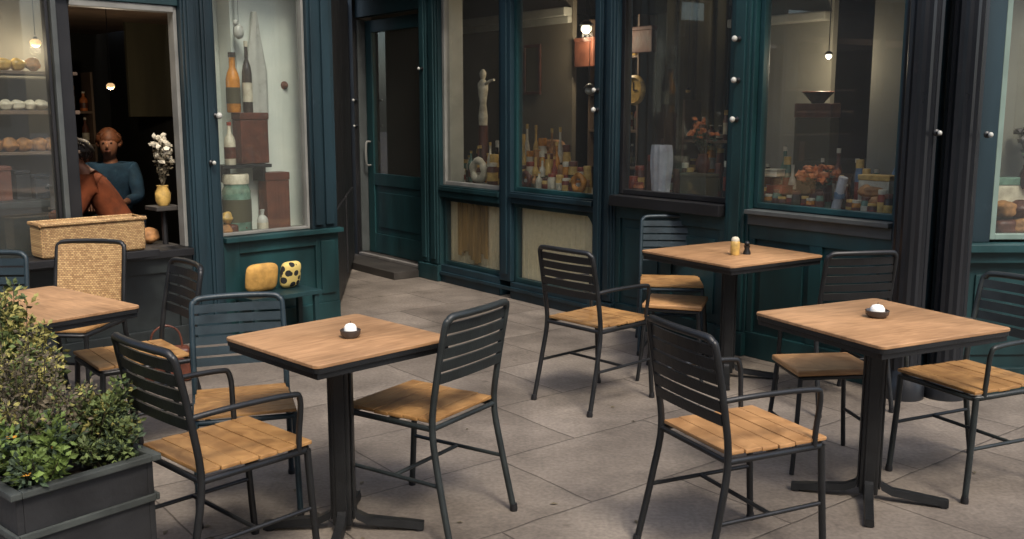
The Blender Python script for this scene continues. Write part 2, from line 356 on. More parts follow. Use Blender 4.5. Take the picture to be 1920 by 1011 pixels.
obj('bottom_rail', wb(WR, [(1.372, 2.268, -.09, .03, .0, .158), (2.422, 3.428, -.09, .03, .0, .138), (1.38, 3.42, .03, .05, .07, .1)]), 'navy', A)
# rounded spandrel at the corner of the low window (arched head)
bm = BM()
pts = [(0, 0)] + [(.17 - .17 * math.sin(t), .17 - .17 * math.cos(t)) for t in [i * math.pi / 2 / 8 for i in range(9)]]
vs = []
for dd in (-.03, .012):
    vs.append([bm.verts.new(WR.p(3.425 - a, dd, .80 - b)) for a, b in pts])
for i in range(1, 9):
    bm.faces.new((vs[0][0], vs[0][i], vs[0][i + 1])); bm.faces.new((vs[1][0], vs[1][i + 1], vs[1][i])); bm.faces.new((vs[0][i], vs[1][i], vs[1][i + 1], vs[0][i + 1]))
obj('spandrel', bm, 'teal', A)
# sills and stall risers under the two right windows
obj('sill', wb(WR, [(3.662, 4.678, -.1, .09, .88, .955)]), 'black_paint', A)
obj('sill', wb(WR, [(4.872, 5.858, -.1, .08, .918, .945), (4.872, 5.858, -.08, .04, .85, .916)]), 'sill_grey', A)
def riser(W, par, s0, s1, z1, m, k=2, d=0.0, name='stall_riser'):
    sp = [(s0, s1, d - .12, d, 0, z1), (s0, s1, d, d + .03, 0, .16), (s0, s1, d, d + .022, z1 - .09, z1)]
    w_ = (s1 - s0) / k
    for i in range(k + 1):
        a = s0 + w_ * i; sp.append((max(s0, a - .045), min(s1, a + .045), d, d + .02, .16, z1 - .09))
    for i in range(k):
        a = s0 + w_ * i; sp.append((a + .09, a + w_ - .09, d, d + .012, .22, z1 - .16))
    return obj(name, wb(W, sp, .004), m, par)
riser(WR, A, 3.662, 4.678, .88, 'teal', 2)
riser(WR, A, 4.872, 5.858, .85, 'teal_light', 2)
# lintel and fascia above, with the storey above them
obj('fascia', wb(WR, [(-.42, 6.05, -.1, .10, 2.72, 3.25), (-.45, 6.05, -.1, .2, 3.25, 3.33), (-.42, 6.05, .1, .13, 2.74, 2.8)]), 'teal', A)
obj('head', wb(WR, [(1.37, 3.43, -.09, 0, 2.582, 2.718), (3.66, 4.68, -.09, 0, 2.502, 2.718), (4.87, 5.86, -.09, 0, 2.502, 2.718), (-.2, 1.06, -.09, -.01, 2.48, 2.718)]), 'teal', A)
obj('upper_wall', wb(WR, [(-.6, 6.05, -4.2, .02, 3.34, 7.0)], 0), 'render_wall', A)
# door
obj('step', wb(WR, [(-.3, 1.06, -.35, .34, 0, .07), (-.2, 1.06, -.2, -.02, .071, .095)]), 'dark_floor', A)
obj('threshold', wb(WR, [(-.16, 1.055, -.019, .03, .0715, .10)]), 'stone_grey', A)
dr = obj('door', wb(WR, [(-.16, -.04, -.15, -.10, .1, 2.45), (.94, 1.05, -.15, -.10, .1, 2.45), (-.04, .94, -.148, -.102, .1, .30), (-.04, .94, -.148, -.102, .80, .92), (-.04, .94, -.148, -.102, 2.33, 2.45),
     (-.04, .94, -.14, -.115, .30, .80), (.04, .86, -.116, -.104, .37, .73)]), 'teal_light', A)
obj('pane', wb(WR, [(-.04, .94, -.128, -.122, .92, 2.33)], 0), 'glass', dr)
bm = BM(); tube(bm, [WR.p(-.1, -.10, 1.0), WR.p(-.1, -.05, 1.02), WR.p(-.1, -.05, 1.22), WR.p(-.1, -.10, 1.24)], .011)
obj('handle', bm, 'grey_paint', dr, 40)
# interior of the right shop
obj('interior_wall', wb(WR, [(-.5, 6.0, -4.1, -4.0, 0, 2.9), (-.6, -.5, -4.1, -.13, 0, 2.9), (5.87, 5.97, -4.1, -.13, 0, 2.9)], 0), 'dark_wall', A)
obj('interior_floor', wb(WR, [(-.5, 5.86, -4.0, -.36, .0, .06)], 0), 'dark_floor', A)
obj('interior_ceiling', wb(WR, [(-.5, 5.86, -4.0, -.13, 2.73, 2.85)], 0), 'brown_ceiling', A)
obj('display_wall', wb(WR, [(-.12, 1.78, -1.25, -1.2, .0, 2.72)], 0), 'taupe', A)
obj('display_wall', wb(WR, [(1.385, 1.40, -.22, -.075, .89, 2.6)], 0), 'pale_paint', A)
obj('cornice', wb(WR, [(-.1, 1.77, -1.2, -1.1, 2.42, 2.5), (-.1, 1.77, -1.2, -1.15, 2.36, 2.42)], .01), 'pale_paint', A)
obj('display_wall', wb(WR, [(3.95, 4.80, -.92, -.87, .9, 2.72), (5.21, 5.50, -.74, -.70, .9, 2.72)], 0), 'greywall', A)  # grey panels added behind the glass, coloured as the reflected building opposite
obj('cornice', wb(WR, [(3.96, 4.79, -.87, -.78, 2.15, 2.21)], .01), 'pale_paint', A)  # pale strip added as the cornice of that reflected building
obj('curtain', wb(WR, [(1.96 + .12 * i, 2.07 + .12 * i, -2.3 - .05 * (i % 2), -2.25 - .05 * (i % 2), .9, 2.7) for i in range(6)], .02), 'dark_olive', A)
obj('display_deck', wb(WR, [(1.4, 3.4, -.75, -.075, .86, .9), (3.68, 4.66, -.7, -.075, .90, .95), (4.88, 5.84, -.65, -.075, .90, .94)]), 'deck', A)
obj('counter', wb(WR, [(3.7, 5.8, -1.9, -1.3, 0, 1.02), (3.68, 5.82, -1.95, -1.25, 1.02, 1.06)]), 'brown_ceiling', A)
# cream slats added behind the low windows, coloured as the reflection in their glass
bm = BM()
for i in range(30):
    a = 1.39 + .0293 * i; box(bm, a, a + .0285, -.10 - .004 * (i % 2), -.08 - .004 * (i % 2), .14, .79, 0, WR.M)
for i in range(33):
    a = 2.44 + .0293 * i; box(bm, a, a + .0285, -.10 - .004 * (i % 2), -.08 - .004 * (i % 2), .12, .81, 0, WR.M)
obj('low_reflection_slats', bm, 'cream', A)

# ================================================================ frontal bay at the far right, with its black columns
S = thing('corner_bay', 'teal shopfront bay with pale framed window behind the far right chair', 'building')
obj('stall_riser', wb(WS, [(.16, 2.2, -.14, 0, 0, .80), (.16, 2.2, 0, .03, 0, .15), (.16, 2.2, 0, .05, .74, .80), (.16, .26, 0, .025, .15, .74), (.95, 1.05, 0, .025, .15, .74), (.33, .88, 0, .012, .22, .67), (1.12, 1.9, 0, .012, .22, .67)]), 'teal_light', S)
obj('sill', wb(WS, [(.14, 2.2, -.14, .09, .802, .845)]), 'teal_light', S)
window(WS, S, .40, 2.1, .86, 2.5, 'sea_paint', .03)
obj('window_post', wb(WS, [(.20, .395, -.12, .0, .847, 2.72)]), 'navy', S)
obj('fascia', wb(WS, [(-.05, 2.2, -.1, .10, 2.72, 3.25), (-.05, 2.2, -.1, .2, 3.25, 3.33)]), 'teal', S)
obj('head', wb(WS, [(.40, 2.2, -.1, 0, 2.502, 2.718)]), 'teal', S)
obj('upper_wall', wb(WS, [(.05, 5, -5, .0, 3.34, 7.0)], 0), 'render_wall', S)
obj('display_wall', wb(WS, [(.4, 2.2, -.36, -.32, .82, 2.72)], 0), 'greywall', S)
obj('display_deck', wb(WS, [(.4, 2.2, -.31, -.075, .83, .865)]), 'deck', S)
def column(s, r, lab, W=WS, d=.05, m='navy_black'):
    p = W.p(s, d, 0)
    t = thing('column', lab, 'column', p, group='dark columns between the right windows')
    bm = BM(); prof = [(r, .16), (r, 2.6)]
    n = 28; rings = []
    for rr, z in prof: rings.append([bm.verts.new(((rr + .007 * (k % 2)) * math.cos(6.2832 * k / n), (rr + .007 * (k % 2)) * math.sin(6.2832 * k / n), z)) for k in range(n)])
    for k in range(n): bm.faces.new((rings[0][k], rings[0][(k + 1) % n], rings[1][(k + 1) % n], rings[1][k]))
    obj('shaft', bm, m, t, 20)
    bm = BM(); lathe(bm, [(r + .03, 0), (r + .03, .09), (r + .015, .11), (r + .015, .14), (r, .17)], 28); obj('base', bm, m, t, 40)
    bm = BM(); lathe(bm, [(r, 2.56), (r + .02, 2.6), (r + .02, 2.63), (r + .04, 2.66), (r + .04, 2.72)], 28); obj('capital', bm, m, t, 40)
    return t
column(-.055, .085, 'dark fluted column beside the window with the three goods piles')
column(.175, .085, 'dark fluted column beside the pale framed window at far right')

# ================================================================ left wing
B = thing('shop_wing', 'teal painted shop wing with open window and white backed display left of the door', 'building')
pillar(WL, B, .92, 1.15, -.12, .03, 0, TOP, 'navy', 2)
obj('corner_pillar', wb(WL, [(-.02, .20, -.10, .02, .69, TOP), (.02, .09, .02, .045, .72, TOP - .1), (.12, .18, .02, .045, .72, TOP - .1)]), 'navy', B)
obj('stall_riser', wb(WL, [(-.02, .92, -.12, 0, 0, .655), (-.02, .92, 0, .03, 0, .13), (-.02, .18, 0, .022, .13, .655), (.80, .92, 0, .022, .13, .655), (.18, .80, 0, .022, .57, .655), (.02, .14, .022, .036, .2, .6)]), 'teal_light', B)
obj('sill', wb(WL, [(-.04, .92, -.12, .07, .657, .69)]), 'teal_light', B)
window(WL, B, .202, .918, .695, 2.6, 'grey_paint', .02)
obj('display_wall', wb(WL, [(.0, .6, -.34, -.30, .66, 2.72), (.6, .95, -.52, -.48, .66, 2.72), (.58, .62, -.48, -.30, .66, 2.72)], 0), 'bluewhite_panel', B)
obj('display_deck', wb(WL, [(.0, .95, -.48, -.075, .655, .69)]), 'deck', B)
# left window: open bay and glazed pane
obj('stall_riser', wb(WL, [(1.15, 3.6, -.12, 0, 0, .60), (1.15, 3.6, 0, .03, 0, .13), (1.15, 3.6, 0, .02, .5, .6), (1.15, 1.25, 0, .02, .13, .5), (1.9, 2.0, 0, .02, .13, .5)]), 'slate_metal', B)
obj('sill', wb(WL, [(1.152, 3.6, -.14, .06, .602, .65), (1.5, 2.5, .06, .30, .655, .70)]), 'black_paint', B)
obj('window_frame', wb(WL, [(1.152, 1.176, -.1, -.02, .652, 2.22), (1.176, 1.83, -.1, -.01, 2.18, 2.22)]), 'grey_paint', B)
obj('mullion', wb(WL, [(1.915, 1.945, -.1, .005, .652, 2.7)]), 'sill_grey', B)
obj('mullion', wb(WL, [(1.83, 1.914, -.13, -.03, .652, 2.7)]), 'black_paint', B)
window(WL, B, 1.957, 3.5, .655, 2.6, 'black_paint', .02)
obj('head', wb(WL, [(.20, .92, -.1, 0, 2.6, 2.718), (1.15, 1.92, -.1, 0, 2.222, 2.718), (1.92, 3.6, -.1, 0, 2.602, 2.718)]), 'teal', B)
obj('fascia', wb(WL, [(-.05, 4, -.1, .10, 2.72, 3.25), (-.08, 4, -.1, .2, 3.25, 3.33)]), 'teal', B)
obj('upper_wall', wb(WL, [(-.02, 4, -3, .02, 3.34, 7.0)], 0), 'render_wall', B)
# return wall to the door
ret = Wall((-1.345, 7.32), (-.30, 2.75))
ret.N = Vector((1, .109, 0)).normalized(); ret.M = Matrix(((ret.D.x, ret.N.x, 0, ret.O.x), (ret.D.y, ret.N.y, 0, ret.O.y), (0, 0, 1, 0), (0, 0, 0, 1)))
obj('return_wall', wb(ret, [(0.02, 2.75, -.10, 0, 0, 3.2), (.1, 1.2, 0, .02, .1, .8), (1.4, 2.5, 0, .02, .1, .8)]), 'black_paint', B)
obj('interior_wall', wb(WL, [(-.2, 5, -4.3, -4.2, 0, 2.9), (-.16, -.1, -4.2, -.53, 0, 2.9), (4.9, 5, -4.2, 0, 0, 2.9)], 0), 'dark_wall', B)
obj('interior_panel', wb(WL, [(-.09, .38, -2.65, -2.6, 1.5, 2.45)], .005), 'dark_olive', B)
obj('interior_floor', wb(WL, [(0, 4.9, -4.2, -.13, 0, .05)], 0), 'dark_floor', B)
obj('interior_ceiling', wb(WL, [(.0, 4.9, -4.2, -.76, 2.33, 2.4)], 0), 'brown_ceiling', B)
obj('display_wall', wb(WL, [(1.63, 2.9, -.75, -.70, 1.55, 2.5)], 0), 'greywall', B)
obj('display_wall', wb(WL, [(1.63, 2.9, -.72, -.68, .9, 1.54)], 0), 'taupe', B)
obj('display_deck', wb(WL, [(1.99, 3.5, -.6, -.11, .97, 1.01), (1.99, 3.5, -.2, -.15, .66, .969)]), 'slate_metal', B)

# ================================================================ building across the street (behind the camera; seen in the glass)
O = thing('townhouse', 'pale rendered townhouse across the street with rows of sash windows', 'building', (0, 0, 0))
WO = Wall((-26, -9), (1, .0)); WO.N = Vector((0, 1, 0)); WO.M = Matrix(((1, 0, 0, -26), (0, 1, 0, -9), (0, 0, 1, 0), (0, 0, 0, 1)))
obj('wall', wb(WO, [(0, 52, -6, 0, 0, 8)], 0), 'render_wall', O)
obj('roof', wb(WO, [(-.3, 52.3, -6, .3, 8, 8.4), (0, 52, -5, -.3, 8.4, 10)], .02), 'roof_slate', O)
for i in range(16):
    for z in (1.0, 4.6):
        obj('window', wb(WO, [(1.5 + i * 3.2, 2.7 + i * 3.2, 0, .05, z, z + 2)], .01), 'window_dark', O)

# ================================================================ chairs
def make_chair(name, metal='black_metal', seat='seat_wood', wicker=False, slats=5, arms=False):
    t = bpy.data.objects.new(name, None); col.objects.link(t); t.empty_display_size = .1
    W, F, Bk = .195, .20, -.20
    # seat: five boards, slightly dished
    bm = BM()
    nb = 6
    for i in range(nb):
        y0 = Bk + .005 + i * (.405 / nb); y1 = y0 + .405 / nb - .002
        x = W - .004 - (.006 if i == 0 else 0) + (.008 if i >= 3 else .003)
        box(bm, -x, x, y0, y1, .440 + (.003 if i in (2, 3) else .005), .459 - (.002 if i in (2, 3) else 0), .004)
    obj('seat', bm, seat, t)
    bm = BM(); zf = .428
    tube(bm, [(-W, Bk, zf), (-W, F - .02, zf), (-W + .02, F, zf), (W - .02, F, zf), (W, F - .02, zf), (W, Bk, zf)], .0115, 8, sub=False)
    tube(bm, [(-W, Bk, zf), (W, Bk, zf)], .010, 8)
    box(bm, -W + .01, W - .01, -.012, .012, .424, .436)
    obj('seat_frame', bm, metal, t, 50)
    for s in (-1, 1):
        bm = BM(); tube(bm, [(s * (W + .012), Bk - .085, .006), (s * (W + .006), Bk - .03, .25), (s * W, Bk, .43), (s * W, Bk - .02, .6), (s * (W - .003), Bk - .058, .80), (s * (W - .012), Bk - .066, .83)], .0125, 8)
        lg = obj('leg', bm, metal, t, 50)
        bm = BM(); lathe(bm, [(.015, 0), (.016, .012), (.013, .03)], 10, s * (W + .012), Bk - .085, 0); obj('foot_cap', bm, 'black_paint', lg, 40)
        bm = BM(); tube(bm, [(s * (W + .004), F + .02, .006), (s * W, F + .002, .25), (s * (W - .003), F - .008, .43)], .0125, 8)
        lg = obj('leg', bm, metal, t, 50)
        bm = BM(); lathe(bm, [(.015, 0), (.016, .012), (.013, .03)], 10, s * (W + .004), F + .02, 0); obj('foot_cap', bm, 'black_paint', lg, 40)
        bm = BM(); tube(bm, [(s * (W + .004), Bk - .035, .22), (s * W, F + .004, .22)], .008, 8); obj('stretcher', bm, metal, t, 50)
    bm = BM(); tube(bm, [(-W, -.02, .22), (W, -.02, .22)], .008, 8); obj('stretcher', bm, metal, t, 50)
    if arms:
        for s in (-1, 1):
            bm = BM(); tube(bm, [(s * W, Bk - .026, .635), (s * (W + .02), Bk + .10, .645), (s * (W + .024), F - .09, .640), (s * (W + .02), F - .045, .615), (s * (W + .008), F - .045, .50), (s * (W + .002), F - .045, .43)], .010, 8)
            obj('armrest', bm, metal, t, 50)
    # top rail with rounded ends, bowed back a little
    bm = BM(); yb = Bk - .066
    tube(bm, [(-W + .012, yb, .826), (-W + .03, yb - .006, .842), (-W * .5, yb - .02, .846), (0, yb - .026, .847), (W * .5, yb - .02, .846), (W - .03, yb - .006, .842), (W - .012, yb, .826)], .0135, 8)
    obj('top_rail', bm, metal, t, 50)
    bm = BM()
    if wicker:
        n = 8
        for i in range(n):
            x0 = -W + .014 + i * (2 * W - .028) / n; x1 = x0 + (2 * W - .028) / n + .001
            k = lambda x: -.022 * (1 - (x / W) ** 2)
            a = [bm.verts.new((x0, Bk - .01 + k(x0), .52)), bm.verts.new((x1, Bk - .01 + k(x1), .52)), bm.verts.new((x1, yb + k(x1), .83)), bm.verts.new((x0, yb + k(x0), .83))]
            b = [bm.verts.new(v.co + Vector((0, .014, 0))) for v in a]
            bm.faces.new(a); bm.faces.new(b[::-1])
            for j in range(4): bm.faces.new((a[j], b[j], b[(j + 1) % 4], a[(j + 1) % 4]))
        bmesh.ops.remove_doubles(bm, verts=bm.verts[:], dist=.0008)
        obj('backrest', bm, 'rattan', t)
    else:
        for i in range(slats):
            zc = .80 - i * .046; u = (zc - .43) / .4; yc = Bk - .008 - .05 * u
            n = 8; rows = []
            for j in range(n + 1):
                x = -W + .004 + (2 * W - .008) * j / n; bow = -.020 * (1 - (x / W) ** 2) * u
                tl = .003
                rows.append([bm.verts.new((x, yc + bow + dy, zc + dz)) for dy, dz in ((-.004 - tl, .0175), (.004 - tl, .0185), (.004 + tl, -.0175), (-.004 + tl, -.0185))])
            for a, b in zip(rows, rows[1:]):
                for j in range(4): bm.faces.new((a[j], a[(j + 1) % 4], b[(j + 1) % 4], b[j]))
            bm.faces.new(rows[0][::-1]); bm.faces.new(rows[-1])
        obj('backrest', bm, metal, t)
    return t
protos = {}
def place_chair(kind, x, y, rz, label, group=None, sc_=1):
    name, kw = {'black': ('cafe_chair', {}), 'slate': ('cafe_chair', dict(metal='slate_metal')), 'blue': ('cafe_chair', dict(metal='blue_metal', slats=6)),
                'pale': ('cafe_armchair', dict(seat='seat_wood_pale', slats=6, arms=True)), 'arm': ('cafe_armchair', dict(arms=True)), 'bluearm': ('cafe_armchair', dict(metal='slate_metal', arms=True)), 'wicker': ('wicker_chair', dict(wicker=True))}[kind]
    if kind not in protos: o = protos[kind] = make_chair(name, **kw)
    else: o = copy_tree(protos[kind])
    o.location = (x, y, 0); o.rotation_euler = (0, 0, rz); o.scale = (sc_,) * 3
    return tag(o, label, 'chair', group or 'cafe chairs on the terrace')
place_chair('arm', -.96, 3.13, -.75, 'black slatted armchair with tan wooden seat beside the planter box')
place_chair('blue', -1.06, 3.72, 3.45, 'blue grey chair between the yellow cushion and the small tealight table', None, .94)
place_chair('slate', -.345, 3.62, .99, 'dark slatted chair with golden seat right of the small tealight table')
place_chair('arm', .47, 5.17, -.83, 'black armchair with open slatted back in front of the cream low window')
place_chair('pale', .80, 3.28, -1.14, 'black ladder back armchair with bright tan seat in the foreground of the large right table')
place_chair('bluearm', 1.93, 3.98, 2.0, 'dark framed armchair with golden seat at the far right edge of the terrace')
def wood_stool(x, y, rz, sx, sy, label):
    t = thing('wooden_stool', label, 'stool', (x, y, 0), rz, 'wooden topped stools')
    bm = BM(); box(bm, -sx, sx, -sy, sy, .432, .458, .008, seg=3); obj('seat', bm, 'seat_wood_pale', t, 40)
    bm = BM(); k = .02
    tube(bm, [(-sx + k, -sy + k, .42), (sx - k, -sy + k, .42), (sx - k, sy - k, .42), (-sx + k, sy - k, .42), (-sx + k, -sy + k, .42)], .010, 8, sub=False); obj('seat_frame', bm, 'black_metal', t, 50)
    for a in (-1, 1):
        for b in (-1, 1):
            bm = BM(); tube(bm, [(a * (sx - k), b * (sy - k), .42), (a * (sx - .005), b * (sy - .005), .2), (a * (sx + .015), b * (sy + .015), .004)], .011, 8); obj('leg', bm, 'black_metal', t, 50)
        bm = BM(); tube(bm, [(a * (sx - .003), -sy + .003, .19), (a * (sx - .003), sy - .003, .19)], .008, 8); obj('stretcher', bm, 'black_metal', t, 50)
wood_stool(.96, 5.62, -.3, .17, .17, 'wooden topped stool pushed under the low window side of the golden shaker table')
wood_stool(1.38, 4.20, .12, .18, .15, 'wooden topped stool behind the large right table')
place_chair('blue', 1.04, 6.30, 3.02, 'blue grey chair with its back to the dark window behind the golden shaker table')
place_chair('black', 1.72, 5.14, .2, 'black chair against the teal panel right of the golden shaker table')
place_chair('black', -1.74, 4.36, 2.25, 'charcoal chair turned side on next to the wing panel, right of the leftmost table')
place_chair('wicker', -2.33, 5.03, 3.05, 'black hooped chair with woven straw back behind the leftmost table')
place_chair('blue', -2.60, 4.58, 3.3, 'blue slatted chair at the left edge of the photo')

# ================================================================ tables
def make_table(x, y, rz, side, label):
    t = thing('cafe_table', label, 'table', (x, y, 0), 0, 'square wooden cafe tables')
    h = side / 2
    M = Matrix.Rotation(rz, 4, 'Z')
    def slab(bm, h_, z0, z1, rc=.022, ed=.002):
        ring = []
        for cx_, cy_, a0 in ((1, 1, 0), (-1, 1, 90), (-1, -1, 180), (1, -1, 270)):
            for k_ in range(7):
                a_ = R_(a0 + k_ * 15); ring.append((cx_ * (h_ - rc) + rc * math.cos(a_), cy_ * (h_ - rc) + rc * math.sin(a_)))
        lv = []
        for z_, e_ in ((z0, ed), (z0 + ed, 0), (z1 - ed, 0), (z1, ed)): lv.append([bm.verts.new((x_ * (1 - e_ / h_), y_ * (1 - e_ / h_), z_)) for x_, y_ in ring])
        n_ = len(ring)
        for a_, b_ in zip(lv, lv[1:]):
            for k_ in range(n_): bm.faces.new((a_[k_], a_[(k_ + 1) % n_], b_[(k_ + 1) % n_], b_[k_]))
        bm.faces.new(lv[0][::-1]); bm.faces.new(lv[-1])
    bm = BM(); slab(bm, h, .729, .742); o = obj('tabletop', bm, 'table_wood', t, 40); o.rotation_euler = (0, 0, rz)
    bm = BM(); slab(bm, h - .002, .712, .7288, ed=.001); o = obj('edge_band', bm, 'black_metal', t, 40); o.rotation_euler = (0, 0, rz)
    bm = BM(); k = h - .012
    for a in ((-k, k, -k, -k + .025), (-k, k, k - .025, k), (-k, -k + .025, -k + .025, k - .025), (k - .025, k, -k + .025, k - .025)): box(bm, *a, .690, .711, .002)
    box(bm, -.17, .17, -.03, .03, .692, .7105, .002); box(bm, -.03, .03, -.17, -.031, .692, .7105, .002); box(bm, -.03, .03, .031, .17, .692, .7105, .002)
    o = obj('underframe', bm, 'black_metal', t); o.rotation_euler = (0, 0, rz)
    bm = BM(); box(bm, -.036, .036, -.036, .036, .03, .69, .007)
    for a in ((-.045, -.037, -.02, .02), (.037, .045, -.02, .02), (-.02, .02, -.045, -.037), (-.02, .02, .037, .045)): box(bm, *a, .05, .688, .002)
    o = obj('column', bm, 'black_metal', t); o.rotation_euler = (0, 0, rz + .785)
    for q in range(4):
        a = rz + .785 + q * math.pi / 2 ; bm = BM(); L = .30
        M2 = Matrix.Rotation(a, 4, 'Z')
        P = [(.03, .12), (.05, .065), (.09, .045), (L * .7, .032), (L, .022)]
        rows = []
        for px_, pz in P:
            hw = .02 if px_ < .1 else .019; tk = .016
            rows.append([bm.verts.new(M2 @ Vector((px_, yy, pz + zz))) for yy, zz in ((-hw, -tk), (hw, -tk), (hw * .8, tk * .7), (-hw * .8, tk * .7))])
        for r0, r1 in zip(rows, rows[1:]):
            for j in range(4): bm.faces.new((r0[j], r0[(j + 1) % 4], r1[(j + 1) % 4], r1[j]))
        bm.faces.new(rows[0][::-1]); bm.faces.new(rows[-1])
        ft = obj('foot', bm, 'black_metal', t, 35)
        bm = BM(); pz = M2 @ Vector((L - .02, 0, 0)); lathe(bm, [(.018, 0), (.018, .012)], 12, pz.x, pz.y, 0); obj('glide', bm, 'black_paint', ft)
    return t
q = math.pi / 4
make_table(-.63, 3.459, q, .588, 'small square wooden table holding a tealight, nearest the planter')
make_table(1.442, 3.756, q - .326, .674, 'large square wooden table holding a white candle bowl at right')
make_table(1.266, 5.593, q - .205, .734, 'square wooden table with golden shaker close to the shop windows')
make_table(-2.10, 3.98, R_(-38.5), .76, 'leftmost wooden table, partly hidden by the planter leaves')

# table ware
def tealight(x, y, r, lab):
    t = thing('candle_holder', lab, 'candle', (x, y, .742), 0)
    bm = BM(); lathe(bm, [(r * .72, 0), (r, .012), (r * 1.06, .028), (r * .98, .030), (r * .86, .016), (r * .6, .008)], 20); obj('bowl', bm, 'dark_glass', t, 40)
    bm = BM(); lathe(bm, [(r * .62, .009), (r * .66, .02), (r * .62, .038), (r * .45, .048), (r * .15, .052)], 20); c = obj('candle', bm, 'candle_white', t, 60)
    bm = BM(); tube(bm, [(0, 0, .050), (.001, 0, .060)], .0012, 5, sub=False); obj('wick', bm, 'black_paint', c)
tealight(-.585, 3.45, .036, 'white tealight in dark dish on the small table near the planter')
tealight(1.452, 3.80, .044, 'white candle in dark bowl on the large right table')
t = thing('shaker', 'golden cylindrical shaker on the table close to the shop windows', 'shaker', (1.27, 5.50, .742))
bm = BM(); lathe(bm, [(.024, 0), (.026, .004), (.026, .075), (.022, .08)], 16); obj('body', bm, 'gold', t, 40)
bm = BM(); lathe(bm, [(.023, .08), (.023, .092), (.015, .102), (.004, .105)], 16); obj('cap', bm, 'cream_item', t, 40)
t = thing('pepper_mill', 'small black pepper mill beside the golden shaker', 'pepper mill', (1.345, 5.53, .742))
bm = BM(); lathe(bm, [(.022, 0), (.022, .01), (.014, .03), (.018, .05)], 14); obj('body', bm, 'black_paint', t, 40)
bm = BM(); blob(bm, (0, 0, .062), (.016, .016, .014), 1, 0); obj('knob', bm, 'black_paint', t, 60)

# ================================================================ planter and plants
pd = Vector((-.76, .65, 0)).normalized(); pw = Vector((.27, .32, 0)).normalized()
pc = Vector((-1.265, 2.77, 0)) + pd * .47
prz = math.atan2(pd.y, pd.x)
t = thing('planter', 'long charcoal planter box standing in the lower left corner', 'planter', pc, prz)
bm = BM(); HL, HW, H = .47, .209, .47
for a in ((-HL, HL, -HW, -HW + .02), (-HL, HL, HW - .02, HW), (-HL, -HL + .02, -HW + .02, HW - .02), (HL - .02, HL, -HW + .02, HW - .02)): box(bm, *a, .02, H, .003)
box(bm, -HL + .02, HL - .02, -HW + .02, HW - .02, .02, .05)
obj('body', bm, 'planter', t)
bm = BM()
for zz in (.34, .18): 
    for a in ((-HL - .012, HL + .012, -HW - .012, -HW - .0005), (-HL - .012, HL + .012, HW + .0005, HW + .012), (-HL - .012, -HL - .0005, -HW, HW), (HL + .0005, HL + .012, -HW, HW)): box(bm, *a, zz - .0, zz + .022, .003)
obj('band', bm, 'planter_rim', t)
bm = BM()
e = .02
for a in ((-HL - e, HL + e, -HW - e, -HW + .012), (-HL - e, HL + e, HW - .012, HW + e), (-HL - e, -HL + .012, -HW + .012, HW - .012), (HL - .012, HL + e, -HW + .012, HW - .012)): box(bm, *a, H + .001, H + .022, .004)
obj('rim', bm, 'planter_rim', t)
bm = BM(); bmesh.ops.create_grid(bm, x_segments=24, y_segments=12, size=1)
for v in bm.verts: v.co = Vector((v.co.x * (HL - .022), v.co.y * (HW - .022), .43 + rnd.uniform(-.012, .012)))
obj('soil', bm, 'soil', t)
def plant(lx, ly, h, rad, n, mats, label, leaf=(.012, .03), lean=(0, 0), nst=26, seed=1, flowers=0, name='shrub', group=None, droop=.3):
    q = random.Random(seed); c = pc + pd * lx + pw * ly
    t = thing(name, label, 'plant', (c.x, c.y, .43), 0, group)
    sb = BM(); lbs = [BM() for _ in mats]; fb = BM()
    tips = []
    for i in range(nst):
        a = q.uniform(0, 6.283); rr = rad * math.sqrt(q.random()); hh = h * (1 - .45 * (rr / rad) ** 2) * q.uniform(.7, 1.08)
        ex, ey = rr * math.cos(a) + lean[0] * hh, rr * math.sin(a) + lean[1] * hh
        p = [Vector((ex * .2, ey * .2, 0)), Vector((ex * .5, ey * .5, hh * .4)), Vector((ex * .85, ey * .85, hh * .75)), Vector((ex * 1.05, ey * 1.05, hh))]
        tube(sb, p, [.004, .003, .002, .0012], 4, sub=False)
        tips.append(p[-1])
        per = int(n * 1.7) // nst
        mi = q.randrange(len(mats))
        for k in range(per):
            u = q.uniform(.12, 1) ** .8 * 3; j = min(2, int(u)); b = p[j].lerp(p[j + 1], u - j)
            d = Vector((q.gauss(0, 1), q.gauss(0, 1), q.gauss(.45, .6))).normalized()
            L = q.uniform(*leaf) * 1.0; wd = L * q.uniform(.24, .36); b = b + d * q.uniform(0, .035)
            s_ = d.orthogonal().normalized(); s_.rotate(Matrix.Rotation(q.uniform(0, 6.28), 3, d)); nn = d.cross(s_)
            lb = lbs[mi if q.random() < .75 else q.randrange(len(mats))]
            v0 = lb.verts.new(b); v1 = lb.verts.new(b + d * L * .5 + s_ * wd - nn * L * .08); v2 = lb.verts.new(b + d * L - nn * L * droop * .6); v3 = lb.verts.new(b + d * L * .5 - s_ * wd - nn * L * .08); vm = lb.verts.new(b + d * L * .5 - nn * L * .0)
            lb.faces.new((v0, v1, vm)); lb.faces.new((v1, v2, vm)); lb.faces.new((v2, v3, vm)); lb.faces.new((v3, v0, vm))
    obj('stems', sb, 'stem', t)
    for m_, lb in zip(mats, lbs): obj('foliage', lb, m_, t)
    if flowers:
        for k in range(flowers):
            p = q.choice(tips) * q.uniform(.75, 1.0); 
            for j in range(6):
                a = j * 1.047; d = Vector((math.cos(a), math.sin(a), .35)).normalized() * .017; s_ = Vector((-math.sin(a), math.cos(a), 0)) * .008
                fb.faces.new([fb.verts.new(x) for x in (p, p + d * .6 + s_, p + d, p + d * .6 - s_)])
        obj('flowers', fb, 'petal', t)
    else: fb.free()
    return t
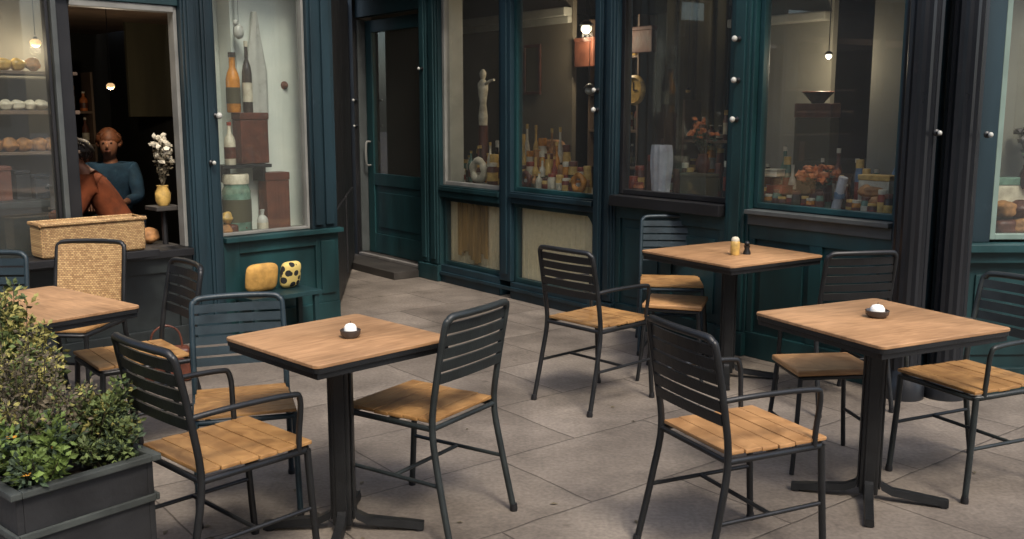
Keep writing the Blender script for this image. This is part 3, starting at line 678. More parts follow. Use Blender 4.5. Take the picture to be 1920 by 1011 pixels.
# lx: -0.47 is the end nearest the camera ... +.47 the far end ; ly towards the right side
plant(.05, .03, .55, .13, 2300, ['leaf_green', 'leaf_yellow'], 'tall feathery green and yellow shrub rising highest from the planter', (.014, .034), (0, 0), 34, 3)
plant(-.20, -.04, .43, .19, 2800, ['leaf_plum', 'leaf_green', 'leaf_yellow', 'leaf_plum'], 'olive brown bushy shrub filling the middle of the planter', (.010, .022), (0, 0), 50, 4)
plant(-.26, .11, .30, .12, 1500, ['leaf_yellow', 'leaf_dark', 'leaf_green'], 'yellow edged shrub leaning over the planter side towards the near chair', (.014, .03), (.25, .1), 26, 5)
plant(-.36, -.10, .24, .13, 1300, ['leaf_bright', 'leaf_dark'], 'low bright green plant with orange flowers at the front rim of the planter', (.018, .036), (-.1, -.1), 22, 6, flowers=16, name='flowering_plant')
plant(-.34, .12, .20, .12, 900, ['leaf_dark', 'leaf_green'], 'low dark green plant at the planter corner nearest the chair', (.014, .03), (0, 0), 20, 8)
plant(.30, -.03, .44, .17, 1900, ['leaf_green', 'leaf_dark', 'leaf_yellow'], 'loose mid green shrub at the far end of the planter', (.014, .03), (0, 0), 30, 7)

# ================================================================ bench with cushions, bag
t = thing('bench', 'low teal bench set against the wing panel under the white backed display', 'bench', WL.p(.62, .2, 0), WL.rz())
bm = BM(); box(bm, -.28, .28, -.14, .14, .27, .30, .004); obj('seat', bm, 'teal', t)
for sx in (-.24, .24):
    for sy in (-.11, .11):
        bm = BM(); box(bm, sx - .018, sx + .018, sy - .018, sy + .018, 0, .269, .003); obj('leg', bm, 'teal', t)
def cushion(p, rz, w_, h_, th, m, label, tilt=.2):
    bm = BM(); bmesh.ops.create_uvsphere(bm, u_segments=32, v_segments=16, radius=1)
    for v in bm.verts:
        x, y, z = v.co
        f = lambda a: math.copysign(abs(a) ** .45, a)
        v.co = Vector((f(x) * w_ / 2, y * th / 2 * (abs(1 - abs(x)) ** .15), f(z) * h_ / 2))
    o = obj('cushion', bm, m, None, 180); o.location = p; o.rotation_euler = (tilt, 0, rz); return tag(o, label, 'cushion')
cushion(WL.p(.70, .13, .405), WL.rz(), .25, .20, .10, 'yellow_cloth', 'golden yellow cushion leaning on the teal panel behind the blue grey chair')
cushion(WL.p(.47, .13, .40), WL.rz() + .15, .17, .19, .09, 'pattern_cloth', 'black cushion with yellow pattern propped beside the golden cushion')
t = thing('handbag', 'small brown bag with pale clasp on the ground by the charcoal chair', 'bag', (-2.0, 5.5, 0), .4)
bm = BM(); box(bm, -.13, .13, -.06, .06, 0, .2, .03, seg=4); obj('body', bm, 'brown_leather', t, 60)
bm = BM(); tube(bm, [(-.09, 0, .19), (-.07, 0, .29), (0, 0, .33), (.07, 0, .29), (.09, 0, .19)], .006); obj('handle', bm, 'brown_leather', t, 60)
bm = BM(); blob(bm, (.03, -.07, .12), (.018, .01, .018), 1, 0); obj('clasp', bm, 'cream_item', t, 60)

q = random.Random(5); bm = BM()
for i in range(70):
    x, y = -1.0 + q.gauss(0, .35), 2.9 + q.gauss(0, .45)
    if i % 4 == 0: x, y = q.uniform(-.9, 2.2), q.uniform(2.7, 5.5)
    a = q.uniform(0, 6.28); L = q.uniform(.010, .022); c_, s_ = math.cos(a), math.sin(a); z = .003
    v = [bm.verts.new((x + c_ * u - s_ * w_, y + s_ * u + c_ * w_, z + h_)) for u, w_, h_ in ((-L, 0, 0), (0, -L * .45, .004), (L, 0, .001), (0, L * .45, .004))]; bm.faces.new(v)
tag(obj('fallen_leaves', bm, 'leaf_plum'), 'small dry leaves scattered on the paving around the planter', 'leaves', kind='stuff')
# ================================================================ small round wall lights
def wlight(W, s, z, d, label, r=.022, m='white_globe'):
    p = W.p(s, d, z); t = thing('wall_light', label, 'light', p, W.rz(), 'small round lights on the shopfront')
    bm = BM(); lathe(bm, [(.018, 0), (.018, .006), (.009, .012), (.008, .03)], 14)
    for v in bm.verts: v.co = Vector((v.co.x, -v.co.z, v.co.y))
    obj('bracket', bm, 'black_metal', t, 40)
    r *= .72; bm = BM(); blob(bm, (0, -.03 - r * .8, 0), (r, r, r * 1.1), 1, 0, 3); obj('globe', bm, m, t, 180)
for s, z, d, lab in [(4.77, 1.99, .06, 'highest of the three round white lights stacked on the teal pillar'), (4.775, 1.74, .06, 'middle of the three round white lights stacked on the teal pillar'), (4.775, 1.50, .06, 'lowest of the three round white lights stacked on the teal pillar')]:
    wlight(WR, s, z, d, lab, .024)
wlight(WR, 3.50, 1.70, .06, 'cream round light, the upper of two on the navy pillar', .022)
wlight(WR, 3.50, 1.56, .06, 'greenish round light, the lower of two on the navy pillar', .024)
wlight(WR, 1.16, 1.93, .06, 'round light on the teal pillar just right of the door', .018)
wlight(WR, -.18, 1.66, .0, 'upper round light on the pale jamb left of the door', .018)
wlight(WR, -.18, 1.40, .0, 'lower round light on the pale jamb left of the door', .015)
wlight(WS, -.0, 1.44, .14, 'round light between the two dark columns, on the one nearer the goods window', .016)
wlight(WS, .27, 1.43, .13, 'round light beside the dark column next to the pale framed window', .018)
wlight(WL, 1.0, 1.21, .06, 'round light low on the navy pillar between open window and white display', .018)
wlight(WL, .95, 1.52, .06, 'round light higher on the navy pillar between open window and white display', .028)

# ================================================================ goods behind the glass
def bottle(W, s, d, z, h, r, m, label, group, capm='cream_item', neck=.35):
    t = thing('bottle', label, 'bottle', W.p(s, d, z), 0, group)
    bm = BM(); lathe(bm, [(r * .9, 0), (r, .008), (r, h * .55), (r * .8, h * .65), (r * neck, h * .75), (r * neck, h * .92)], 14); obj('body', bm, m, t, 40)
    bm = BM(); lathe(bm, [(r * 1.02, h * .15), (r * 1.02, h * .42)], 14); obj('paper_band', bm, ['cream_item', 'dark_olive', 'brown_leather'][int(h * 997) % 3], t, 40)
    bm = BM(); lathe(bm, [(r * neck * 1.2, h * .92), (r * neck * 1.2, h)], 12); obj('cap', bm, capm, t, 40)
def jar(W, s, d, z, h, r, m, label, group, lid='gold'):
    t = thing('jar', label, 'jar', W.p(s, d, z), 0, group)
    bm = BM(); lathe(bm, [(r * .92, 0), (r, .01), (r, h * .72), (r * .86, h * .8), (r * .86, h * .84)], 16); obj('body', bm, m, t, 40)
    bm = BM(); lathe(bm, [(r * 1.02, h * .2), (r * 1.02, h * .58)], 16); obj('paper_band', bm, ['cream_item', 'red_item', 'brown_box', 'dark_olive', 'gold'][int(h * 9973) % 5], t, 40)
    bm = BM(); lathe(bm, [(r * .92, h * .84), (r * .92, h * .98), (r * .85, h)], 16); obj('lid', bm, lid, t, 40)
def loaf(W, s, d, z, L, r, m, label, group, name='loaf', cat='loaf', seed=0):
    bm = BM(); blob(bm, (0, 0, r * .85), (L / 2, r, r * .9), seed, .14, 3); o = obj(name, bm, m, None, 180); o.location = W.p(s, d, z); o.rotation_euler = (0, 0, rnd.uniform(-.6, .6) + W.rz()); tag(o, label, cat, group)
def carton(W, s, d, z, sx, sy, sz, m, label, name='box', cat='box', rot=0, group=None, lid=None):
    t = thing(name, label, cat, W.p(s, d, z), W.rz() + rot, group)
    bm = BM(); box(bm, -sx / 2, sx / 2, -sy / 2, sy / 2, 0, sz * .86, .006); obj('body', bm, m, t)
    bm = BM(); box(bm, -sx / 2 - .004, sx / 2 + .004, -sy / 2 - .004, sy / 2 + .004, sz * .862, sz, .006); obj('lid', bm, lid or m, t)
def vase_bunch(W, s, d, z, label, pot='brown_leather', fl='orange_item', h=.2, n=26, seed=1, leafm='leaf_dark', r=.10, cat='flowers', name='flower_vase', fr=.022):
    q = random.Random(seed); t = thing(name, label, cat, W.p(s, d, z), 0)
    bm = BM(); lathe(bm, [(.035, 0), (.05, .03), (.052, .08), (.035, .12), (.04, .135)], 16); obj('vase', bm, pot, t, 50)
    sb, fb, lb = BM(), BM(), BM()
    for i in range(n):
        a = q.uniform(0, 6.28); rr = r * math.sqrt(q.random()); top = Vector((rr * math.cos(a), rr * math.sin(a), .13 + h * q.uniform(.45, 1)))
        tube(sb, [(0, 0, .11), top], .002, 4, sub=False); blob(fb, top, (fr, fr, fr * .8), i, .4, 1)
        for k in range(3):
            b = Vector((0, 0, .12)).lerp(top, q.uniform(.3, .9)); dd = Vector((q.gauss(0, 1), q.gauss(0, 1), q.gauss(0, .6))).normalized() * .04; s_ = dd.orthogonal().normalized() * .01
            lb.faces.new([lb.verts.new(x) for x in (b, b + dd * .5 + s_, b + dd, b + dd * .5 - s_)])
    obj('stems', sb, 'stem', t); obj('flowers', fb, fl, t); obj('foliage', lb, leafm, t)

# -- first glazed window (grey framed) : s 1.40-2.25, deck .90
t = thing('figurine', 'slim pale statuette with raised arm behind the grey framed window', 'figurine', WR.p(1.39, -.45, .90), WR.rz())
bm = BM(); lathe(bm, [(.06, 0), (.06, .18), (.045, .2), (.045, .52)], 14); obj('plinth', bm, 'brown_leather', t, 40)
bm = BM(); lathe(bm, [(.04, .52), (.045, .6), (.03, .72), (.048, .84), (.05, .90), (.02, .94), (.03, .97), (.032, 1.0), (.012, 1.03)], 16); tube(bm, [(.03, 0, .89), (.10, 0, .92), (.17, 0, .93)], [.016, .014, .012], 8); obj('figure', bm, 'cream_item', t, 50)
for i, (s, d, h, r, m) in enumerate([(1.20, -.4, .2, .045, 'green_glass'), (1.32, -.25, .12, .04, 'cream_item'), (1.50, -.3, .17, .045, 'brown_box'), (1.84, -.22, .2, .05, 'brown_leather'), (1.76, -.3, .27, .045, 'gold'), (1.62, -.5, .33, .04, 'cream_item'), (1.22, -.55, .30, .05, 'dark_glass'), (1.52, -.55, .38, .05, 'dark_glass')]):
    jar(WR, s, d, .9, h, r, m, 'jar standing on the display deck behind the grey framed window', 'jars behind the grey framed window', 'cream_item' if i % 2 else 'gold')
bm = BM()
bmesh.ops.create_cone(bm, segments=30, radius1=.001, radius2=.001, depth=.001)
bm.free()
def wreath(W, s, d, z, R0, r0, m, label):
    bm = BM(); n = 20; rings = []
    for i in range(n):
        a = 6.2832 * i / n; rr = r0 * (1 + .18 * math.sin(5 * a))
        rings.append([bm.verts.new(((R0 + rr * math.cos(b)) * math.cos(a), rr * math.sin(b), (R0 + rr * math.cos(b)) * math.sin(a))) for b in [6.2832 * k / 8 for k in range(8)]])
    for i in range(n):
        for k in range(8): bm.faces.new((rings[i][k], rings[i][(k + 1) % 8], rings[(i + 1) % n][(k + 1) % 8], rings[(i + 1) % n][k]))
    o = obj('wreath', bm, m, None, 180); o.location = W.p(s, d, z); o.rotation_euler = (0, 0, W.rz()); tag(o, label, 'wreath')
wreath(WR, 1.70, -.17, 1.03, .085, .032, 'cream_item', 'pale dried wreath standing behind the grey framed window')
# brown cloths hanging in the first low window
t = thing('scarf', 'brown and gold striped cloth hanging behind the low window right of the door', 'cloth', WR.p(1.76, -.062, 0), WR.rz())
bm = BM()
for i in range(9):
    x = -.22 + .05 * i; z0 = .26 + .012 * ((i * 7) % 5) - (.06 if 3 < i < 7 else 0); box(bm, x, x + .044, -.012 + .006 * (i % 2), .0 + .006 * (i % 2), z0, .74, .004)
obj('cloth', bm, 'brown_cloth', t)
bm = BM(); tube(bm, [(-.26, 0, .745), (.26, 0, .745)], .004); obj('rod', bm, 'black_metal', t)

# -- second window : s 2.45-3.4, golden goods
gms = ['gold', 'amber', 'brown_leather', 'cream_item', 'bread', 'red_item', 'gold', 'cream_item']
k = 0
for row, (d, z, n, h) in enumerate([(-.14, .9, 12, .14), (-.27, .9, 12, .24), (-.40, .9, 11, .34), (-.52, .9, 9, .44)]):
    for i in range(n):
        s = 2.28 - row * .15 + .96 * (i + .3 * (row % 2)) / n + rnd.uniform(-.015, .015)
        if row >= 2 and i > 6: continue
        k += 1
        if rnd.random() < .6: jar(WR, s, d, z, h * rnd.uniform(.8, 1.1), .033 + rnd.uniform(0, .008), gms[(k * 5) % 8], 'jar of preserves crowded on the deck behind the window beside the navy pillar', 'jars behind the window beside the navy pillar', gms[(k * 3) % 8])
        else: bottle(WR, s, d, z, h * rnd.uniform(1, 1.25), .028, gms[(k * 7) % 8], 'bottle among the preserve jars behind the window beside the navy pillar', 'bottles behind the window beside the navy pillar', 'gold')
carton(WR, 2.12, -.66, .9, .26, .16, .30, 'cream_item', 'cream hamper box at the back of the preserve jars', 'hamper', 'hamper', lid='bread')
loaf(WR, 2.14, -.66, 1.2, .30, .06, 'bread', 'long loaf lying on top of the cream hamper box', None)
wreath(WR, 2.46, -.10, .99, .055, .022, 'brown_leather', 'small brown ring wreath in front of the preserve jars')
wreath(WR, 3.12, -.10, 1.0, .06, .022, 'amber', 'small amber ring wreath in front of the preserve jars')
t = thing('picture', 'dark framed picture hanging on the taupe wall above the preserve jars', 'picture', WR.p(1.22, -1.18, 1.95), WR.rz())
bm = BM(); 
for a in ((-.13, .13, -.24, -.21), (-.13, .13, .21, .24), (-.13, -.10, -.21, .21), (.10, .13, -.21, .21)): box(bm, a[0], a[1], -.02, .0, a[2], a[3], .003)
obj('frame', bm, 'brown_leather', t)
bm = BM(); box(bm, -.10, .10, -.012, 0, -.21, .21); obj('canvas', bm, 'dark_olive', t)
# lit lamp at the top right of the second window
def ceiling_lamp(W, s, d, z, label, r=.05, m='lit_bulb', watt=0):
    t = thing('pendant_lamp', label, 'lamp', W.p(s, d, z), 0, 'lamps hanging inside the shop')
    bm = BM(); blob(bm, (0, 0, 0), (r, r, r * .8), 1, 0, 2); obj('bulb', bm, m, t, 180)
    bm = BM(); lathe(bm, [(r * 1.3, r * .55), (r * .9, r * 1.1), (r * .3, r * 1.5)] if m != 'lit_gold' else [(r * .4, r * .6), (r * .3, r * 1.1)], 16); obj('lamp_shade', bm, 'black_metal', t, 40)
    bm = BM(); tube(bm, [(0, 0, r * 1.4), (0, 0, 2.72 - z)], .003, 5, sub=False); obj('cord', bm, 'black_paint', t)
    if watt:
        l = bpy.data.lights.new('lamp_light', 'POINT'); l.energy = watt; l.color = (1, .82, .6); l.shadow_soft_size = r
        lo = bpy.data.objects.new('lamp_light', l); col.objects.link(lo); lo.parent = t; lo.location = (0, 0, -r * 1.3)
ceiling_lamp(WR, 2.19, -1.0, 2.27, 'lit lamp hanging high inside the window beside the navy pillar', .05, watt=8)
ceiling_lamp(WR, 2.57, -.7, 1.72, 'pale globe lamp hanging low inside beside the navy pillar', .04, 'white_globe')
ceiling_lamp(WR, 4.96, -.6, 1.90, 'small lit lamp hanging in front of the grey panel in the goods window', .022, watt=4)
ceiling_lamp(WR, 2.95, -1.5, 1.72, 'dim small lamp hanging deep inside the dark central window', .02, 'gold')
ceiling_lamp(WR, 3.45, -.3, 1.29, 'low hanging small white lamp at the left edge of the dark central window', .02, 'white_globe')
carton(WR, 2.00, -1.18, 1.95, .25, .08, .26, 'brown_box', 'brown sign panel hung inside behind the lit lamp', 'sign_panel', 'sign')
# -- third window : s 3.70-4.66, dark
t = thing('napkin_stand', 'white folded cloth draped over a stand in the dark central window', 'cloth', WR.p(3.85, -.25, .95), WR.rz())
bm = BM()
n = 10
for k2, (zz, wv) in enumerate([(0, 1)]):
    rows = []
    for j in range(9):
        z_ = .36 * (1 - j / 8); wv = .085 + .012 * math.sin(j * .6); rows.append([bm.verts.new((wv * math.cos(a) * (1 + .06 * math.sin(7 * a)), .05 * math.sin(a) * (1 + .15 * math.sin(9 * a)), z_)) for a in [6.2832 * i / 32 for i in range(32)]])
    for r0, r1 in zip(rows, rows[1:]):
        for i in range(32): bm.faces.new((r0[i], r0[(i + 1) % 32], r1[(i + 1) % 32], r1[i]))
    bm.faces.new(rows[0])
obj('cloth', bm, 'white_cloth', t, 60)
bm = BM(); tube(bm, [(0, 0, .35), (0, 0, .40)], .01); obj('stand', bm, 'black_metal', t)
for i, (s, d, h) in enumerate([(3.66, -.15, .13), (3.62, -.26, .2), (3.74, -.13, .09), (3.69, -.32, .28)]):
    jar(WR, s, d, .95, h, .04, ['red_item', 'brown_leather', 'orange_item', 'brown_box'][i], 'dark red jar left of the white draped cloth', 'red jars left of the white cloth', 'red_item')
vase_bunch(WR, 4.15, -.35, 1.12, 'vase of orange and rust flowers in the dark central window', h=.26, n=16, seed=3, r=.11)
carton(WR, 4.15, -.35, .95, .24, .2, .17, 'dark_olive', 'dark crate holding up the orange flower vase', 'crate', 'crate')
t = thing('clock', 'brass rimmed wall clock dimly seen at the top left of the dark central window', 'clock', WR.p(2.61, -1.2, 1.73), WR.rz())
bm = BM(); lathe(bm, [(.13, 0), (.13, .02), (.11, .035), (.105, .02)], 28)
for v in bm.verts: v.co = Vector((v.co.x, -v.co.z, v.co.y))
obj('frame', bm, 'gold', t, 40)
bm = BM(); box(bm, -.004, .004, -.025, -.021, 0, .07); box(bm, 0, .05, -.027, -.0225, -.004, .004); obj('hands', bm, 'black_paint', t)
carton(WR, 2.62, -1.24, 2.05, .34, .06, .22, 'brown_box', 'brown painted panel above the wall clock', 'sign_panel', 'sign')

# -- fourth window (goods window) : s 4.9-5.84
for i in range(16):
    s = 4.52 + .066 * i; hh = .12 + .05 * ((i * 3) % 4)
    if 7 <= i <= 8: continue
    (jar if i % 3 else bottle)(WR, s, -.34 - .03 * (i % 2), .94, hh + .05, .026, ['green_glass', 'cream_item', 'brown_leather', 'blue_item', 'dark_glass'][i % 5], 'glass vessel in the back row behind the right goods window', 'back row vessels in the right goods window')
t = thing('paper_roll', 'pale blue paper roll leaning among the goods left of the dark columns', 'paper', WR.p(5.38, -.16, .945), WR.rz())
bm = BM(); tube(bm, [(-.02, 0, 0), (.035, -.01, .22)], .028, 14, sub=False); obj('roll', bm, 'white_cloth', t, 40)
bm = BM(); lathe(bm, [(.031, 0), (.032, .02), (.031, .04)], 14, .008, -.003, .09); obj('band', bm, 'blue_item', t, 40)
for i in range(5): carton(WR, 4.84 + .05 * (i % 3), -.18 - .02 * (i % 2), .94 + .05 * i, .13 - .008 * i, .12, .048, ['red_item', 'brown_leather', 'red_item', 'brown_box', 'cream_item'][i], ['dark red box at the bottom of the stack', 'brown box second in the stack', 'red box in the middle of the stack', 'brown box next to the top of the stack', 'cream box on top of the stack'][i] + ' at the left of the goods window', rot=.1 * i - .2)
vase_bunch(WR, 5.20, -.2, .945, 'low bunch of orange red fruit and flowers in the middle of the goods window', fl='orange_item', h=.14, n=40, seed=5, r=.12, fr=.026)
for i in range(6): loaf(WR, 5.52 + .05 * (i % 4), -.16 - .06 * (i // 4) , .94 + .055 * (i // 2), .12, .04, 'bread', 'round brown loaf in the small heap at the right of the goods window', 'loaves heaped in the goods window', seed=i)
carton(WR, 5.55, -.30, .94, .2, .1, .24, 'cream_item', 'cream box standing behind the heap of brown loaves', lid='gold')
carton(WR, 4.93, -.55, .94, .27, .10, .66, 'dark_olive', 'tall dark cabinet in front of the grey panel of the goods window', 'cabinet', 'cabinet', lid='brown_leather')
t = thing('bowl', 'dark bowl on top of the tall dark cabinet in the goods window', 'bowl', WR.p(4.93, -.55, 1.601), 0)
bm = BM(); lathe(bm, [(.04, 0), (.045, .01), (.10, .07), (.095, .07), (.04, .015)], 20); obj('basin', bm, 'dark_glass', t, 40)
bm = BM(); lathe(bm, [(.101, .066), (.104, .072), (.098, .076)], 20); obj('rim', bm, 'brown_leather', t, 40)
# goods in the pale framed window at far right
for i in range(8):
    loaf(WS, .56 + .09 * (i % 5), -.17, .865 + .10 * (i // 5), .13, .055, 'bread' if i % 3 else 'brown_leather', 'brown loaf piled in the pale framed window at far right', 'loaves piled at far right', seed=20 + i)
carton(WS, .66, -.25, .865, .30, .08, .32, 'cream_item', 'cream box standing behind the loaves at far right', lid='green_glass')
vase_bunch(WS, .70, -.21, 1.12, 'dark leafy bunch in a vase above the loaves at far right', fl='dark_glass', h=.26, n=30, seed=9, r=.09, leafm='leaf_dark')

# -- white backed display (left wing)
carton(WL, .38, -.20, .69, .19, .12, .42, 'brown_box', 'tall reddish brown box standing on the deck of the white backed display', lid='brown_leather')
carton(WL, .54, -.22, 1.18, .22, .12, .36, 'brown_leather', 'dark brown satchel shaped box on the small shelf of the white backed display')
t = thing('shelf', 'small dark shelf carrying the dark brown box in the white backed display', 'shelf', WL.p(.62, -.22, 1.15), WL.rz())
bm = BM(); box(bm, -.19, .19, -.09, .09, 0, .025, .003); obj('board', bm, 'black_paint', t)
bm = BM(); box(bm, -.15, -.13, -.07, .09, -.1, -.001); box(bm, .13, .15, -.07, .09, -.1, -.001); obj('bracket', bm, 'black_metal', t)
jar(WL, .70, -.17, .69, .42, .10, 'green_glass', 'large green glass jar in the white backed display', None, 'cream_item')
bottle(WL, .53, -.12, .69, .16, .04, 'white_globe', 'short white bottle between green jar and tall brown box', None, 'white_globe')
for i, (s, m) in enumerate([(.84, 'bread'), (.78, 'brown_leather'), (.70, 'brown_box'), (.80, 'gold')]): loaf(WL, s, -.10 - .012 * i, .69 + (.08 if i == 3 else 0), .10, .045, m, ['tan loaf at the foot of the green jar, nearest the pillar', 'dark bun at the foot of the green jar', 'brown bun between green jar and white bottle', 'golden bun on top of the buns before the green jar'][i], None, 'bun', 'bun', i)
bottle(WL, .64, -.26, 1.54, .42, .05, 'amber', 'amber bottle with dark neck on top of the brown satchel box', None, 'dark_glass', .45)
bottle(WL, .55, -.22, 1.54, .50, .035, 'dark_glass', 'tall dark bottle behind the amber bottle in the white backed display', None, 'cream_item')
bottle(WL, .74, -.16, 1.176, .30, .04, 'cream_item', 'cream bottle on the left end of the small display shelf', None, 'red_item')
bm = BM(); rows = []
for j in range(10):
    z_ = 2.25 - .75 * j / 9; hw = .012 + .075 * min(1, j / 5) ; rows.append([bm.verts.new((hw * math.cos(a), .03 * math.sin(a) * (1 + .2 * math.sin(6 * a)), z_)) for a in [6.2832 * i / 24 for i in range(24)]])
for r0, r1 in zip(rows, rows[1:]):
    for i in range(24): bm.faces.new((r0[i], r0[(i + 1) % 24], r1[(i + 1) % 24], r1[i]))
bm.faces.new(rows[0]); bm.faces.new(rows[-1][::-1])
t = obj('apron', bm, 'white_globe', None, 60); p = WL.p(.45, -.26, 0); t.location = p; t.rotation_euler = (0, 0, WL.rz()); tag(t, 'white cloth hanging in folds from the top of the white backed display', 'cloth')
t = thing('coat_hook', 'small round brown knob on the white back of the display', 'hook', WL.p(.20, -.30, 1.74), WL.rz())
bm = BM(); lathe(bm, [(.03, 0), (.03, .006), (.014, .012), (.016, .03), (.008, .036)], 16)
for v in bm.verts: v.co = Vector((v.co.x, -v.co.z, v.co.y))
obj('knob', bm, 'brown_box', t, 40)
t = thing('white_dove', 'white porcelain bird perched high in the white backed display', 'ornament', WL.p(.61, -.2, 2.10), WL.rz())
bm = BM(); blob(bm, (0, 0, 0), (.04, .03, .055), 1, .1, 2); blob(bm, (-.02, 0, .06), (.02, .018, .022), 1, 0, 2); obj('body', bm, 'white_globe', t, 180)
bm = BM(); tube(bm, [(0, 0, .05), (0, 0, .7)], .0015, 4, sub=False); obj('cord', bm, 'black_paint', t)

# -- left glazed pane : s 2.0+, deck 1.01
for i in range(7): (ceiling_lamp if i in (1, 5) else lambda *a, **k: loaf(WL, 1.76 + .085 * i, -.42, 1.80, .10, .045, ['gold', 'cream_item', 'bread', 'gold'][i % 4], 'golden loaf on the top shelf behind the left window pane', 'golden loaves on the top shelf', seed=80 + i))(WL, 1.78 + .085 * i, -.52, 1.98, ['', 'golden lit lamp nearer the open window, behind the left pane', '', '', '', 'golden lit lamp farther from the open window, behind the left pane', ''][i], .035, 'lit_gold', watt=1.6)
for i in range(8):
    loaf(WL, 1.76 + .07 * i, -.40, 1.56, .09, .035, 'cream_item', 'cream loaf on the upper shelf behind the left window pane', 'cream loaves on the upper shelf', seed=40 + i)
obj('goods_shelf', wb(WL, [(1.70, 3.4, -.67, -.3, 1.775, 1.795), (1.70, 3.4, -.67, -.3, 1.53, 1.555), (1.70, 3.4, -.67, -.34, 1.28, 1.30)]), 'brown_ceiling', B)
for i in range(7): loaf(WL, 1.76 + .085 * i, -.42, 1.30, .1, .05, 'bread', 'brown loaf on the middle shelf behind the left window pane', 'brown loaves on the middle shelf', seed=60 + i)
for i in range(6): carton(WL, 1.98 + .11 * i, -.3, 1.01, .085, .1, .15 + .03 * (i % 3), ['dark_cloth', 'black_paint', 'brown_box'][i % 3], 'dark tin on the deck behind the left window pane', 'tin', 'tin', group='dark tins behind the left pane')

# -- things in the open window
t = thing('wicker_basket', 'wide straw basket standing on the sill of the open left window', 'basket', WL.p(1.88, .18, .70), WL.rz())
bm = BM(); box(bm, -.31, .31, -.10, .10, 0, .20, .03, seg=3); obj('body', bm, 'rattan', t)
bm = BM(); tube(bm, [(-.31, -.10, .2), (.31, -.10, .2), (.31, .10, .2), (-.31, .10, .2), (-.31, -.10, .2)], .012, 8, sub=False); obj('rim', bm, 'rattan', t, 50)
vase_bunch(WL, 1.22, -.22, .92, 'pale pink dried flowers in an amber pot at the right of the open window', pot='gold', fl='cream_item', h=.34, n=34, seed=12, r=.075, leafm='leaf_plum', name='flower_pot')
t = thing('side_table', 'small dark stand under the dried flowers in the open window', 'table', WL.p(1.22, -.22, 0), WL.rz())
bm = BM(); box(bm, -.09, .09, -.09, .09, .89, .918, .004); obj('top', bm, 'dark_floor', t)
bm = BM(); tube(bm, [(0, 0, .05), (0, 0, .889)], .02); obj('leg', bm, 'black_paint', t)

# ================================================================ people inside the open window
def skinned(name, chains, parent, m, sub=1):
    me = bpy.data.meshes.new(name); verts, rad, edges = [], [], []; idx = {}
    for ch in chains:
        prev = None
        for co, r in ch:
            k = tuple(round(x, 4) for x in co)
            if k not in idx: idx[k] = len(verts); verts.append(co); rad.append(r)
            if prev is not None and prev != idx[k]: edges.append((prev, idx[k]))
            prev = idx[k]
    me.from_pydata(verts, edges, []); me.materials.append(MAT[m])
    o = bpy.data.objects.new(name, me); col.objects.link(o)
    if parent: o.parent = parent
    md = o.modifiers.new('skin', 'SKIN'); md.use_smooth_shade = True
    for i, r in enumerate(rad):
        me.skin_vertices[0].data[i].radius = (r, r) if not isinstance(r, tuple) else r
    me.skin_vertices[0].data[0].use_root = True
    s_ = o.modifiers.new('sub', 'SUBSURF'); s_.levels = s_.render_levels = sub
    return o
def hand(wr, dr, side, r=.009):
    """palm and five fingers as chains rooted at the wrist"""
    wr = Vector(wr); d = Vector(dr).normalized(); s_ = d.cross(Vector((0, 0, 1))).normalized() * side; out = []
    pal = wr + d * .05
    for k, L in enumerate((.065, .075, .07, .055)):
        b = wr + d * .085 + s_ * (.03 - .02 * k); out.append([(tuple(wr), .022), (tuple(wr + d * .045 + s_ * (.018 - .012 * k)), .014), (tuple(b), r), (tuple(b + d * L * .5 - Vector((0, 0, .008))), r), (tuple(b + d * L * .85 - Vector((0, 0, .03))), r * .8)])
    out.append([(tuple(wr), .022), (tuple(wr + d * .03 + s_ * .035), .012), (tuple(wr + d * .06 + s_ * .055 - Vector((0, 0, .01))), r)])
    return out
